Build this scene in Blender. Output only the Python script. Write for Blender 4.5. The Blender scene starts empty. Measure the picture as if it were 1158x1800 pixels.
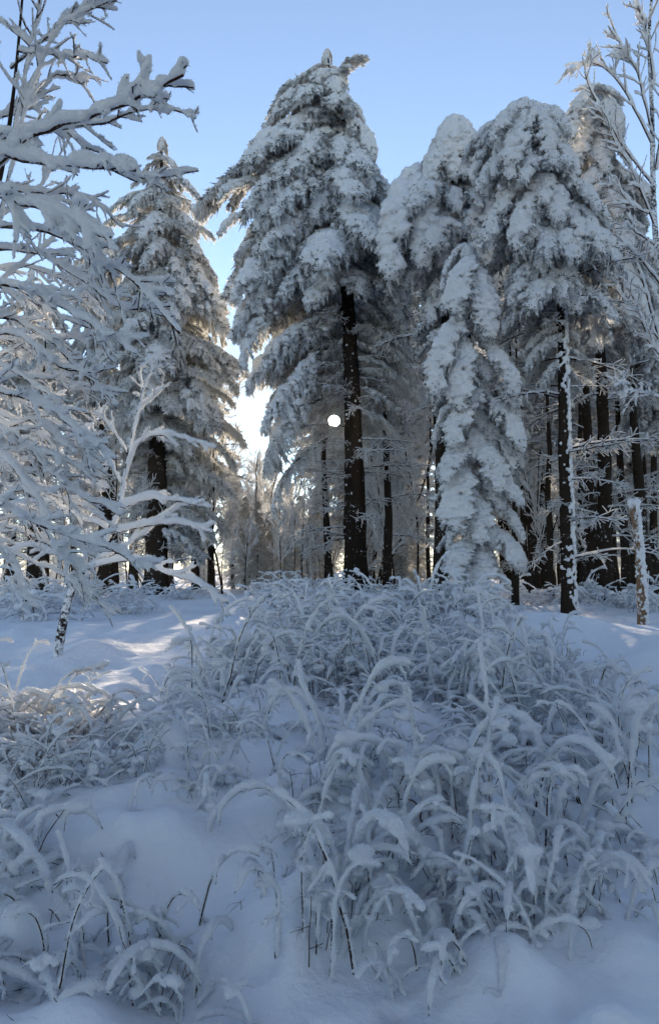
import bpy, math, random, time
import numpy as np
from mathutils import Vector, Matrix, Euler

T0 = time.time()
random.seed(11)
rng = np.random.default_rng(11)
SC = bpy.context.scene
COL = SC.collection
PI = math.pi
R = math.radians

# ------------------------------------------------------------------ camera
F_PX = 1300.0            # focal length in pixels of the 1158 x 1800 photograph
PITCH = math.atan(100 / F_PX)
EYE = Vector((0, 0, 1.6))
cam = bpy.data.cameras.new('camera')
cam.sensor_fit = 'VERTICAL'
cam.sensor_height = 36
cam.lens = F_PX / 1800 * 36
cam.clip_start = 0.05
cam.clip_end = 5000
cam_o = bpy.data.objects.new('camera', cam)
COL.objects.link(cam_o)
cam_o.location = EYE
cam_o.rotation_euler = (PI / 2 + PITCH, 0, 0)
SC.camera = cam_o
ROT = cam_o.rotation_euler.to_matrix()


def P(px, py, d):
    """world point seen at pixel (px, py) of the photograph at distance d in front of the camera"""
    v = ROT @ Vector(((px - 579) / F_PX, -(py - 900) / F_PX, -1))
    return EYE + v * (d / v.y)


# ------------------------------------------------------------------ sky, sun, exposure
SUN = (P(587, 740, 1) - EYE).normalized()
SUN_EL = math.asin(SUN.z)
SUN_AZ = math.atan2(SUN.x, SUN.y)
W = bpy.data.worlds.new('World')
SC.world = W
W.use_nodes = True
nt = W.node_tree
nt.nodes.clear()
sky = nt.nodes.new('ShaderNodeTexSky')
sky.sky_type = 'NISHITA'
sky.sun_disc = False
sky.sun_elevation = SUN_EL
sky.sun_rotation = SUN_AZ
sky.altitude = 1500
sky.air_density = 1.0
sky.dust_density = 0.0
sky.ozone_density = 2.2
bg = nt.nodes.new('ShaderNodeBackground')
bg.inputs['Strength'].default_value = 0.10
hs = nt.nodes.new('ShaderNodeHueSaturation')
hs.inputs['Saturation'].default_value = .84
nt.links.new(sky.outputs[0], hs.inputs['Color'])
nt.links.new(hs.outputs[0], bg.inputs[0])
# the sun's own disc in the sky
geo = nt.nodes.new('ShaderNodeTexCoord')
dot = nt.nodes.new('ShaderNodeVectorMath'); dot.operation = 'DOT_PRODUCT'
dot.inputs[1].default_value = SUN
nt.links.new(geo.outputs['Generated'], dot.inputs[0])
mr = nt.nodes.new('ShaderNodeMapRange')
mr.inputs['From Min'].default_value = math.cos(R(0.46))
mr.inputs['From Max'].default_value = math.cos(R(0.30))
nt.links.new(dot.outputs['Value'], mr.inputs['Value'])
mul = nt.nodes.new('ShaderNodeMath'); mul.operation = 'MULTIPLY'
mul.inputs[1].default_value = 40
nt.links.new(mr.outputs[0], mul.inputs[0])
bg2 = nt.nodes.new('ShaderNodeBackground')
bg2.inputs['Color'].default_value = (1, .88, .7, 1)
nt.links.new(mul.outputs[0], bg2.inputs['Strength'])
add = nt.nodes.new('ShaderNodeAddShader')
nt.links.new(bg.outputs[0], add.inputs[0]); nt.links.new(bg2.outputs[0], add.inputs[1])
wo = nt.nodes.new('ShaderNodeOutputWorld')
nt.links.new(add.outputs[0], wo.inputs[0])

sl = bpy.data.lights.new('sun', 'SUN')
sl.energy = 5.0
sl.angle = R(0.5)
sl.color = (1, .80, .56)
sun_o = bpy.data.objects.new('sun', sl)
COL.objects.link(sun_o)
sun_o.rotation_euler = (-SUN).to_track_quat('-Z', 'Y').to_euler()

SC.view_settings.view_transform = 'Standard'
SC.view_settings.look = 'None'
SC.view_settings.gamma = 1
SC.view_settings.exposure = 1.6
SC.render.engine = 'CYCLES'
SC.cycles.max_bounces = 10
SC.cycles.diffuse_bounces = 7
SC.cycles.glossy_bounces = 2
SC.cycles.transmission_bounces = 8
SC.cycles.use_denoising = True
SC.cycles.sample_clamp_indirect = 6
SC.cycles.caustics_reflective = False
SC.cycles.caustics_refractive = False


# ------------------------------------------------------------------ materials
def new_mat(name):
    m = bpy.data.materials.new(name)
    m.use_nodes = True
    m.node_tree.nodes.clear()
    return m, m.node_tree


def node(t, kind, **kw):
    n = t.nodes.new(kind)
    for k, v in kw.items():
        setattr(n, k, v)
    return n


def noise_node(t, scale, detail=3, coord='Object', rough=.6):
    tc = node(t, 'ShaderNodeTexCoord')
    n = node(t, 'ShaderNodeTexNoise')
    n.inputs['Scale'].default_value = scale
    n.inputs['Detail'].default_value = detail
    n.inputs['Roughness'].default_value = rough
    t.links.new(tc.outputs[coord], n.inputs['Vector'])
    return n


def snow_mat(name, col=(.84, .86, .90), trans=.22, bump_scale=60, bump=.4, dist=.01, col2=None):
    m, t = new_mat(name)
    d = node(t, 'ShaderNodeBsdfDiffuse')
    tr = node(t, 'ShaderNodeBsdfTranslucent')
    gl = node(t, 'ShaderNodeBsdfGlossy')
    gl.inputs['Roughness'].default_value = .45
    gl.inputs['Color'].default_value = (.9, .93, 1, 1)
    n = noise_node(t, bump_scale, 4)
    n2 = noise_node(t, bump_scale / 6, 2)
    b = node(t, 'ShaderNodeBump')
    b.inputs['Strength'].default_value = bump
    b.inputs['Distance'].default_value = dist
    b2 = node(t, 'ShaderNodeBump')
    b2.inputs['Strength'].default_value = bump * .8
    b2.inputs['Distance'].default_value = dist * 4
    t.links.new(n.outputs[0], b.inputs['Height'])
    t.links.new(n2.outputs[0], b2.inputs['Height'])
    t.links.new(b.outputs[0], b2.inputs['Normal'])
    c2 = col2 or tuple(c * .93 for c in col)
    mx = node(t, 'ShaderNodeMix', data_type='RGBA')
    mx.inputs[6].default_value = (*c2, 1)
    mx.inputs[7].default_value = (*col, 1)
    t.links.new(n2.outputs[0], mx.inputs[0])
    for s in (d, tr):
        t.links.new(mx.outputs[2], s.inputs['Color'])
        t.links.new(b2.outputs[0], s.inputs['Normal'])
    t.links.new(b2.outputs[0], gl.inputs['Normal'])
    m1 = node(t, 'ShaderNodeMixShader'); m1.inputs[0].default_value = trans
    t.links.new(d.outputs[0], m1.inputs[1]); t.links.new(tr.outputs[0], m1.inputs[2])
    m2 = node(t, 'ShaderNodeMixShader'); m2.inputs[0].default_value = .03
    t.links.new(m1.outputs[0], m2.inputs[1]); t.links.new(gl.outputs[0], m2.inputs[2])
    o = node(t, 'ShaderNodeOutputMaterial')
    t.links.new(m2.outputs[0], o.inputs[0])
    return m


def frosted_mat(name, dark, frost, cover=.5, scale=9, trans=.35, updep=.35, width=.12):
    """bark or needles, partly white with rime: more of it where the surface faces up"""
    m, t = new_mat(name)
    n = noise_node(t, scale, 4, rough=.7)
    n2 = noise_node(t, scale * .17, 2)
    g = node(t, 'ShaderNodeNewGeometry')
    sx = node(t, 'ShaderNodeSeparateXYZ')
    t.links.new(g.outputs['Normal'], sx.inputs[0])
    a = node(t, 'ShaderNodeMath', operation='MULTIPLY_ADD')
    a.inputs[1].default_value = updep * .5
    t.links.new(sx.outputs[2], a.inputs[0]); t.links.new(n.outputs[0], a.inputs[2])
    a2 = node(t, 'ShaderNodeMath', operation='MULTIPLY_ADD')
    a2.inputs[1].default_value = .5
    t.links.new(n2.outputs[0], a2.inputs[0]); t.links.new(a.outputs[0], a2.inputs[2])
    mr = node(t, 'ShaderNodeMapRange')
    mid = .75 + (.5 - cover) * .7
    mr.inputs['From Min'].default_value = mid - width / 2
    mr.inputs['From Max'].default_value = mid + width / 2
    t.links.new(a2.outputs[0], mr.inputs['Value'])
    mx = node(t, 'ShaderNodeMix', data_type='RGBA')
    mx.inputs[6].default_value = (*dark, 1); mx.inputs[7].default_value = (*frost, 1)
    t.links.new(mr.outputs[0], mx.inputs[0])
    d = node(t, 'ShaderNodeBsdfDiffuse'); tr = node(t, 'ShaderNodeBsdfTranslucent')
    b = node(t, 'ShaderNodeBump'); b.inputs['Strength'].default_value = .6; b.inputs['Distance'].default_value = .02
    t.links.new(n.outputs[0], b.inputs['Height'])
    for s in (d, tr):
        t.links.new(mx.outputs[2], s.inputs['Color'])
    t.links.new(b.outputs[0], d.inputs['Normal'])
    f = node(t, 'ShaderNodeMath', operation='MULTIPLY'); f.inputs[1].default_value = trans
    t.links.new(mr.outputs[0], f.inputs[0])
    ms = node(t, 'ShaderNodeMixShader')
    t.links.new(f.outputs[0], ms.inputs[0])
    t.links.new(d.outputs[0], ms.inputs[1]); t.links.new(tr.outputs[0], ms.inputs[2])
    o = node(t, 'ShaderNodeOutputMaterial')
    t.links.new(ms.outputs[0], o.inputs[0])
    return m


M_GROUND = snow_mat('ground_snow', (.82, .85, .90), .0, 30, .7, .014)
M_SNOW = snow_mat('snow', (.84, .86, .89), .24, 45, .45, .012)
M_SNOWFAR = snow_mat('tree_snow', (.90, .91, .925), .30, 22, .6, .03)
M_RIME = snow_mat('rime', (.88, .885, .89), .5, 60, .3, .01)
M_NEEDLE = frosted_mat('needles', (.030, .034, .022), (.86, .87, .88), .80, 7, .6, .7)
M_TIP = frosted_mat('needle_tips', (.022, .028, .018), (.8, .81, .82), .34, 7, .4, .5)
M_NEEDLE_WHITE = frosted_mat('white_needles', (.045, .045, .032), (.85, .85, .84), .86, 6, .6, .4)
M_BARK = frosted_mat('dark_bark', (.030, .023, .018), (.75, .77, .8), .22, 18, .1, .25, .08)
M_BARK_CLEAN = frosted_mat('spruce_bark', (.020, .015, .012), (.7, .72, .75), .20, 16, .1, .25, .10)
M_DEADWOOD = frosted_mat('dead_wood', (.17, .11, .07), (.8, .81, .83), .40, 14, .1, .2, .12)
M_BARK_WHITE = frosted_mat('plastered_bark', (.03, .024, .02), (.8, .82, .85), .50, 22, .1, .1, .10)
M_TWIG = frosted_mat('twig_bark', (.045, .026, .018), (.78, .8, .82), .36, 30, .1, .5, .06)
M_STALK = frosted_mat('stalk_bark', (.055, .026, .016), (.78, .8, .82), .08, 30, .1, .5, .06)
M_TWIG_WHITE = frosted_mat('rimed_twig', (.06, .045, .035), (.80, .81, .83), .75, 12, .45, .4)


# ------------------------------------------------------------------ numpy noise
_PERM = np.random.default_rng(5).random(4096).astype(np.float32)


def _hash(ix, iy, iz):
    h = (ix * 73856093) ^ (iy * 19349663) ^ (iz * 83492791)
    return _PERM[(h ^ (h >> 13)) & 4095]


def vnoise(p):
    f = np.floor(p).astype(np.int64)
    u = (p - f)
    u = u * u * (3 - 2 * u)
    r = 0
    for dx in (0, 1):
        wx = u[:, 0] if dx else 1 - u[:, 0]
        for dy in (0, 1):
            wy = u[:, 1] if dy else 1 - u[:, 1]
            for dz in (0, 1):
                wz = u[:, 2] if dz else 1 - u[:, 2]
                r = r + wx * wy * wz * _hash(f[:, 0] + dx, f[:, 1] + dy, f[:, 2] + dz)
    return r * 2 - 1


def fbm(p, octaves=3):
    r, a, s = 0, 1, 1
    for k in range(octaves):
        r = r + a * vnoise(p * s + 17.3 * k)
        a *= .5; s *= 2.03
    return r


# ------------------------------------------------------------------ mesh building
class MB:
    def __init__(self):
        self.v, self.q, self.t, self.n = [], [], [], 0
        self.qm, self.tm = [], []

    def add(self, v, q=None, t=None, m=0):
        if q is not None and len(q):
            self.q.append(np.asarray(q) + self.n); self.qm.append(np.full(len(q), m))
        if t is not None and len(t):
            self.t.append(np.asarray(t) + self.n); self.tm.append(np.full(len(t), m))
        self.v.append(np.asarray(v, dtype=np.float64)); self.n += len(v)

    def tube(self, pts, rad, sides=6, m=0, squash=1.0, cap=True):
        pts = np.asarray(pts, float)
        n = len(pts)
        rad = np.broadcast_to(np.asarray(rad, float), (n,))
        tan = np.gradient(pts, axis=0)
        tan /= np.linalg.norm(tan, axis=1)[:, None] + 1e-9
        ref = np.array([0, 0, 1.0]) if abs(tan[:, 2]).mean() < .8 else np.array([1.0, 0, 0])
        s = np.cross(tan, ref); s /= np.linalg.norm(s, axis=1)[:, None] + 1e-9
        u = np.cross(s, tan)
        a = np.arange(sides) * 2 * PI / sides
        ring = (np.cos(a)[None, :, None] * s[:, None, :] + squash * np.sin(a)[None, :, None] * u[:, None, :])
        v = pts[:, None, :] + ring * rad[:, None, None]
        v = v.reshape(-1, 3)
        i = np.arange(n - 1)[:, None] * sides
        j = np.arange(sides)[None, :]
        j2 = (j + 1) % sides
        q = np.stack([i + j, i + j2, i + sides + j2, i + sides + j], -1).reshape(-1, 4)
        t = None
        if cap:
            v = np.concatenate([v, pts[:1] - tan[:1] * rad[0] * .7, pts[-1:] + tan[-1:] * rad[-1] * .7])
            c0, c1 = n * sides, n * sides + 1
            jj = np.arange(sides)
            t0 = np.stack([np.full(sides, c0), (jj + 1) % sides, jj], -1)
            t1 = np.stack([np.full(sides, c1), (n - 1) * sides + jj, (n - 1) * sides + (jj + 1) % sides], -1)
            t = np.concatenate([t0, t1])
        self.add(v, q, t, m)

    def arrays(self):
        v = np.concatenate(self.v)
        q = np.concatenate(self.q) if self.q else np.zeros((0, 4), int)
        t = np.concatenate(self.t) if self.t else np.zeros((0, 3), int)
        mm = np.concatenate(self.qm + self.tm) if (self.qm or self.tm) else np.zeros(0, int)
        return v, q, t, mm

    def mesh(self, name, mats, smooth=True):
        v, q, t, mm = self.arrays()
        return make_mesh(name, v, q, t, mats, mm, smooth)


def make_mesh(name, v, q, t, mats, mm=None, smooth=True):
    me = bpy.data.meshes.new(name)
    me.vertices.add(len(v)); me.vertices.foreach_set('co', np.asarray(v, np.float32).ravel())
    nl = len(q) * 4 + len(t) * 3
    me.loops.add(nl)
    li = np.concatenate([np.asarray(q, np.int32).ravel(), np.asarray(t, np.int32).ravel()])
    me.loops.foreach_set('vertex_index', li)
    me.polygons.add(len(q) + len(t))
    st = np.concatenate([np.arange(len(q)) * 4, len(q) * 4 + np.arange(len(t)) * 3]).astype(np.int32)
    me.polygons.foreach_set('loop_start', st)
    for m in mats:
        me.materials.append(m)
    if mm is not None and len(mats) > 1:
        me.polygons.foreach_set('material_index', np.asarray(mm, np.int32))
    me.polygons.foreach_set('use_smooth', np.full(len(q) + len(t), smooth))
    me.update(calc_edges=True)
    return me


def ico(sub=1):
    import bmesh
    b = bmesh.new(); bmesh.ops.create_icosphere(b, subdivisions=sub, radius=1)
    v = np.array([x.co for x in b.verts]); t = np.array([[y.index for y in f.verts] for f in b.faces])
    b.free()
    return v, t


ICO_V, ICO_T = ico(2)


def blob(mb, c, r, squash=.8):
    r = np.asarray(r if np.ndim(r) else (r, r, r * squash))
    mb.add(ICO_V * r + np.asarray(c), None, ICO_T)


def voxel(mb, size, disp=.02, dscale=8, smooth_it=2, adapt=0, fine=.0, low=0.0):
    """fuse the overlapping closed shapes of mb into one skin, then roughen it"""
    me = mb.mesh('tmp', [])
    ob = bpy.data.objects.new('tmp', me)
    COL.objects.link(ob)
    r = ob.modifiers.new('r', 'REMESH'); r.mode = 'VOXEL'; r.voxel_size = size; r.adaptivity = adapt
    if smooth_it:
        s = ob.modifiers.new('s', 'SMOOTH'); s.iterations = smooth_it; s.factor = .5
    dg = bpy.context.evaluated_depsgraph_get()
    out = bpy.data.meshes.new_from_object(ob.evaluated_get(dg))
    bpy.data.objects.remove(ob); bpy.data.meshes.remove(me)
    nv = len(out.vertices)
    v = np.empty(nv * 3, np.float32); out.vertices.foreach_get('co', v); v = v.reshape(-1, 3).astype(float)
    n = np.empty(nv * 3, np.float32); out.vertex_normals.foreach_get('vector', n); n = n.reshape(-1, 3).astype(float)
    npol = len(out.polygons)
    lt = np.empty(npol, np.int32); out.polygons.foreach_get('loop_total', lt)
    ls = np.empty(npol, np.int32); out.polygons.foreach_get('loop_start', ls)
    vi = np.empty(len(out.loops), np.int32); out.loops.foreach_get('vertex_index', vi)
    bpy.data.meshes.remove(out)
    q = vi[ls[lt == 4][:, None] + np.arange(4)[None, :]] if (lt == 4).any() else np.zeros((0, 4), int)
    t = vi[ls[lt == 3][:, None] + np.arange(3)[None, :]] if (lt == 3).any() else np.zeros((0, 3), int)
    d = disp * fbm(v * dscale, 3) + low * vnoise(v * 3.9 + 2)
    if fine:
        d = d + fine * vnoise(v * dscale * 6.1)
    v = v + n * d[:, None]
    return v, n, q, t


def shards(v, n, count, length, width, down=0.0, m=0):
    """rime crystals: thin slivers standing out of the snow skin"""
    if count <= 0 or len(v) == 0:
        return np.zeros((0, 3)), np.zeros((0, 3), int)
    idx = rng.integers(0, len(v), count)
    c = v[idx]
    d = n[idx] + rng.normal(0, .45, (count, 3))
    d[:, 2] -= down
    d /= np.linalg.norm(d, axis=1)[:, None] + 1e-9
    s = np.cross(d, rng.normal(0, 1, (count, 3))); s /= np.linalg.norm(s, axis=1)[:, None] + 1e-9
    L = length * rng.uniform(.4, 1.3, (count, 1)); w = width * rng.uniform(.6, 1.3, (count, 1))
    a = c - s * w - d * w; b = c + s * w - d * w; e = c + d * L
    vv = np.stack([a, b, e], 1).reshape(-1, 3)
    tt = np.arange(count * 3).reshape(-1, 3)
    return vv, tt


def spindles(mb, base, direc, length, width, m=0, bend=None):
    """many tapering three-sided twiglets at once (6 triangles each)"""
    n = len(base)
    d = direc / (np.linalg.norm(direc, axis=1)[:, None] + 1e-9)
    s = np.cross(d, rng.normal(0, 1, (n, 3))); s /= np.linalg.norm(s, axis=1)[:, None] + 1e-9
    u = np.cross(d, s)
    L = length.reshape(-1, 1); w = width.reshape(-1, 1)
    mid = base + d * L * .4
    if bend is not None:
        mid = mid - bend.reshape(-1, 1) * np.array([0, 0, -1.0])
    ring = [mid + w * (math.cos(a) * s + math.sin(a) * u) for a in (0, 2 * PI / 3, 4 * PI / 3)]
    tip = base + d * L
    vv = np.stack([base, *ring, tip], 1).reshape(-1, 3)
    f = np.array([[0, 2, 1], [0, 3, 2], [0, 1, 3], [4, 1, 2], [4, 2, 3], [4, 3, 1]])
    t = (np.arange(n)[:, None, None] * 5 + f[None]).reshape(-1, 3)
    mb.add(vv, None, t, m)


# ------------------------------------------------------------------ object helpers
def link(name, data, parent=None, loc=None, rot=None, scale=None):
    o = bpy.data.objects.new(name, data)
    COL.objects.link(o)
    if parent is not None:
        o.parent = parent
    if loc is not None:
        o.location = loc
    if rot is not None:
        o.rotation_euler = rot
    if scale is not None:
        o.scale = (scale,) * 3 if np.ndim(scale) == 0 else scale
    return o


def tag(o, label=None, cat=None, group=None, kind=None):
    for k, v in (('label', label), ('category', cat), ('group', group), ('kind', kind)):
        if v:
            o[k] = v
    return o


def thing(name, label, cat, loc, rz=0, group=None):
    return tag(link(name, None, None, loc, (0, 0, rz)), label, cat, group)


def copy_tree(o, parent=None):
    c = o.copy(); COL.objects.link(c)
    c.parent = parent
    for ch in KIDS.get(o.name, []):
        copy_tree(ch, c)
    return c


KIDS = {}


def kid(o, parent):
    KIDS.setdefault(parent.name, []).append(o)
    return o


# ------------------------------------------------------------------ ground
GY = [-60, -10, 0, 3, 7, 11, 14, 20, 30, 60, 120, 900]
GZ = [.1, 0, 0, .03, .42, .70, .74, .84, .72, .30, .0, 0.0]
MOUNDS = []     # x, y, radius, height


def ground_z(x, y):
    x = np.atleast_1d(np.asarray(x, float)); y = np.atleast_1d(np.asarray(y, float))
    z = np.interp(y, GY, GZ)
    near = np.clip(1.4 - np.abs(y) / 60, 0.15, 1)
    p = np.stack([x, y, 0 * x], 1)
    z = z + near * (.13 * vnoise(p * .45 + 3) + .06 * vnoise(p * 1.1 + 9) + .022 * vnoise(p * 3.1)
                    + .006 * vnoise(p * 9) + .003 * vnoise(p * 23))
    for mx_, my_, mr_, mh_ in MOUNDS:
        d2 = ((x - mx_) ** 2 + (y - my_) ** 2) / mr_ ** 2
        z = z + mh_ * np.exp(-d2)
    return z


def gz(x, y):
    return float(ground_z(x, y)[0])


def on_ground(px, d, dz=0.0):
    """ground point at distance d that stands under pixel column px"""
    x = (px - 579) / F_PX * d
    for _ in range(2):
        z = gz(x, d)
        v = ROT @ Vector(((px - 579) / F_PX, 0, -1))
        # width per distance along the true view depth
        depth = d * math.cos(PITCH) + (z - EYE.z) * math.sin(PITCH)
        x = (px - 579) / F_PX * depth
    return Vector((x, d, gz(x, d) + dz))


rm = np.random.default_rng(3)
for k in range(46):
    MOUNDS.append((rm.uniform(-4.5, 5), rm.uniform(2.4, 11), rm.uniform(.18, .5), rm.uniform(.04, .16)))
for k in range(110):
    y_ = rm.uniform(2.3, 6.5)
    MOUNDS.append((rm.uniform(-.55, .42) * y_, y_, rm.uniform(.07, .2), rm.uniform(.04, .13)))
for k in range(26):
    y_ = rm.uniform(2.3, 5)
    MOUNDS.append((rm.uniform(-.45, .45) * y_, y_, rm.uniform(.04, .07), -rm.uniform(.03, .07)))
for mx_, my_, mr_, mh_ in ((4.0, 8.0, .8, .16), (.2, 9.2, 1.9, .12), (.9, 7.2, 1.5, .15), (-1.0, 3.6, .7, .22), (-.3, 4.2, .6, .2), (.1, 3.3, .5, .1), (-2.1, 5.6, 1.0, .18), (4.3, 10.5, .9, .06),
                           (3.2, 11.2, .8, .2), (1.6, 10.6, .9, .2), (-.6, 5.4, .9, .2), (3.6, 8.6, 1.1, .10)):
    MOUNDS.append((mx_, my_, mr_, mh_))


def build_ground():
    nu, nv = 560, 520
    u = np.linspace(-1, 1, nu)
    s = np.linspace(0, 1, nv)
    ys = np.concatenate([np.linspace(-60, .5, 40), np.geomspace(1.2, 16, 380), 16 + np.geomspace(.1, 385, nv - 420)])
    w = np.where(ys < 0, 9 - ys * .9, 9 + .0 * ys) + np.clip(ys - 4, 0, None) * .85
    X = (u * (np.abs(u) ** .35))[None, :] * w[:, None]
    Y = np.broadcast_to(ys[:, None], X.shape)
    z = ground_z(X.ravel(), Y.ravel())
    v = np.stack([X.ravel(), Y.ravel(), z], 1)
    i = np.arange(nv - 1)[:, None] * nu; j = np.arange(nu - 1)[None, :]
    q = np.stack([i + j, i + j + 1, i + nu + j + 1, i + nu + j], -1).reshape(-1, 4)
    o = link('snow_ground', make_mesh('snow_ground', v, q, np.zeros((0, 3), int), [M_GROUND]))
    tag(o, kind='structure')


build_ground()


# ------------------------------------------------------------------ spruce boughs (a library of shared meshes)
def arc(L, a0, a1, n=14, power=1.0, yaw=0.0):
    """curve leaving the origin along +x, its slope going from a0 to a1 degrees"""
    t = np.linspace(0, 1, n)
    a = np.radians(a0 + (a1 - a0) * t ** power)
    ds = L / (n - 1)
    x = np.concatenate([[0], np.cumsum(np.cos(a[:-1]) * ds)])
    z = np.concatenate([[0], np.cumsum(np.sin(a[:-1]) * ds)])
    y = yaw * x * x / L
    return np.stack([x, y, z], 1)


def sample(pts, t):
    n = len(pts) - 1
    f = np.clip(np.asarray(t) * n, 0, n - 1e-6); i = f.astype(int); u = (f - i)[..., None]
    return pts[i] * (1 - u) + pts[i + 1] * u


def make_bough(style, k):
    r = np.random.default_rng(100 + k * 7 + len(style) * 31)
    S = dict(  # a0, a1, lateral length, snow radius, lateral snow, twigs, hang, voxel
        drape=(-12, -84, .32, (.11, .20), .095, 1500, .6, .031),
        heavy=(-4, -74, .34, (.08, .15), .080, 2200, .7, .030),
        medium=(-12, -72, .34, (.05, .10), .055, 4200, 1.0, .028),
        light=(-2, -60, .33, (.02, .045), .028, 3200, 1.0, .030),
    )[style]
    a0, a1, ll, sr, ls, ntw, hang, vox = S
    L = 2.4
    axis = arc(L, a0 + r.uniform(-6, 6), a1 + r.uniform(-8, 8), 16, 1.1, r.uniform(-.15, .15))
    lines = [axis]; rads = [np.linspace(.032, .008, 16)]
    laterals = []
    nlat = 17
    for i in range(nlat):
        t = .10 + .88 * (i + r.uniform(0, .6)) / nlat
        for sgn in (-1, 1):
            if r.random() < .1:
                continue
            p = sample(axis, t)
            tg = sample(axis, min(1, t + .03)) - sample(axis, t - .03); tg /= np.linalg.norm(tg)
            length = ll * L * (.30 + .85 * math.sin(PI * min(1, (t * .9 + .12))) ** .8) * r.uniform(.7, 1.1) * (1 - .35 * t)
            d = tg * .75 + np.array([0, sgn, 0]) * r.uniform(.6, .95)
            d /= np.linalg.norm(d)
            n = 7
            pts = [p]
            dr = d.copy()
            for s_ in range(n - 1):
                dr = dr + np.array([0, 0, -1]) * (.16 if style != 'light' else .10) + r.normal(0, .05, 3)
                dr /= np.linalg.norm(dr)
                pts.append(pts[-1] + dr * length / (n - 1))
            pts = np.array(pts)
            laterals.append(pts); lines.append(pts); rads.append(np.linspace(.013, .004, n))
    mb = MB()
    for p, rr in zip(lines, rads):
        mb.tube(p, rr, 5 if len(p) > 10 else 3, 0, cap=False)
    # twiglets carrying needles, hanging from every lateral
    A = np.array(laterals)
    n = ntw
    li = r.integers(0, len(A), n); t = r.uniform(.05, 1, n) * 6 * .999
    i0 = t.astype(int); u = (t - i0)[:, None]
    base = A[li, i0] * (1 - u) + A[li, i0 + 1] * u
    dirn = A[li, i0 + 1] - A[li, i0]; dirn /= np.linalg.norm(dirn, axis=1)[:, None]
    down = r.uniform(.25, 1.35, n)[:, None] * hang
    dd = dirn * .7 + r.normal(0, .38, (n, 3)) + np.array([0, 0, -1.0]) * down
    ln = r.uniform(.05, .13, n)
    long_ = r.random(n) < .15
    ln[long_] *= 2.0
    spindles(mb, base, dd, ln, r.uniform(.009, .019, n), 1)
    # needles: shorter brushes round the laterals
    n2 = int(ntw * .9)
    li = r.integers(0, len(A), n2); t = r.uniform(0, 1, n2) * 6 * .999
    i0 = t.astype(int); u = (t - i0)[:, None]
    base = A[li, i0] * (1 - u) + A[li, i0 + 1] * u
    dirn = A[li, i0 + 1] - A[li, i0]; dirn /= np.linalg.norm(dirn, axis=1)[:, None]
    spindles(mb, base, dirn + r.normal(0, .7, (n2, 3)), r.uniform(.04, .10, n2), r.uniform(.006, .012, n2), 1)
    # snow
    sb = MB()
    for i in range(26):
        t = .02 + .98 * i / 25
        p = sample(axis, t)
        rr = r.uniform(*sr) * (1 - .35 * t) * (.8 if t < .1 else 1)
        blob(sb, p + [r.normal(0, .02), r.normal(0, .03), rr * .45], (rr * 1.15, rr * r.uniform(.9, 1.3), rr * .8))
    for pts in laterals:
        m = int(5 + 3 * r.random())
        if style == 'light' and r.random() < .25:
            continue
        for j in range(m):
            t = (j + .4) / m
            if r.random() < (.22 if style != 'light' else .25):
                continue
            rr = ls * r.uniform(.55, 1.4) * (1.15 - .5 * t)
            p = sample(pts, t)
            blob(sb, p + [0, 0, rr * .5], (rr * 1.25, rr * 1.25, rr * .8))
    v, nn, q, tt = voxel(sb, vox * (1 if style != 'light' else .7), .028 if style != 'light' else .008, 10, 0, fine=.013 if style != 'light' else .006, low=.05 if style != 'light' else 0)
    low_ = np.nonzero((nn[:, 2] < .25) & (vnoise(v * 5 + 31) > -.15))[0]
    pick = low_[r.integers(0, len(low_), 650)]
    d3 = nn[pick] + r.normal(0, .5, (650, 3)) + [.3, 0, -.5]
    spindles(mb, v[pick] - nn[pick] * .02, d3, r.uniform(.045, .10, 650), r.uniform(.006, .012, 650), 2)
    wood = mb.mesh('bough', [M_TWIG, M_NEEDLE if style in ('drape', 'heavy', 'medium') else M_NEEDLE_WHITE, M_TIP], False)
    sv, st = shards(v, nn, 1500 if style != 'light' else 900, .05, .008, .5)
    fv = np.concatenate([v, sv]); ft = np.concatenate([tt, st + len(v)]) if len(tt) else st + len(v)
    snow = make_mesh('snow_load', fv, q, ft, [M_SNOWFAR])
    tip = axis[-1]
    return dict(wood=wood, snow=snow, reach=float(tip[0]) + .12, drop=float(-tip[2]) + .1, style=style, axis=axis)


LIB = {s: [make_bough(s, k) for k in range(n)] for s, n in (('drape', 3), ('heavy', 4), ('medium', 4), ('light', 3))}


def make_dead_branch(k):
    r = np.random.default_rng(900 + k)
    mb = MB(); sb = MB()
    L = 1.6
    ax = arc(L, 8, -14 + r.uniform(-10, 14), 9)
    ax[:, 1] += np.cumsum(r.normal(0, .02, 9)); ax[:, 2] += np.cumsum(r.normal(0, .012, 9))
    lines = [(ax, np.linspace(.022, .005, 9))]
    for i in range(13):
        t = r.uniform(.15, .95); p = sample(ax, t)
        ln = r.uniform(.15, .55) * (1.1 - .6 * t)
        d = np.array([.8, r.choice([-1, 1]) * r.uniform(.4, 1), r.uniform(-.4, .25)]); d /= np.linalg.norm(d)
        n = 5; pts = [p]
        for s_ in range(n - 1):
            d = d + r.normal(0, .12, 3); d /= np.linalg.norm(d); pts.append(pts[-1] + d * ln / (n - 1))
        pts = np.array(pts); lines.append((pts, np.linspace(.009, .004, n)))
        for _ in range(3):
            p2 = sample(pts, r.uniform(.3, 1)); d2 = d + r.normal(0, .6, 3); d2 /= np.linalg.norm(d2)
            lines.append((np.array([p2, p2 + d2 * .08, p2 + d2 * .18 - [0, 0, .02]]), np.array([.006, .004, .003])))
    for p, rr in lines:
        mb.tube(p, rr, 4, 0)
        mb.tube(p + [0, 0, 1] * (rr[:, None] * .9 + .004), rr * 1.05 + .006, 4, 1)
    return mb.mesh('dead_branch', [M_TWIG, M_RIME])


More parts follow.
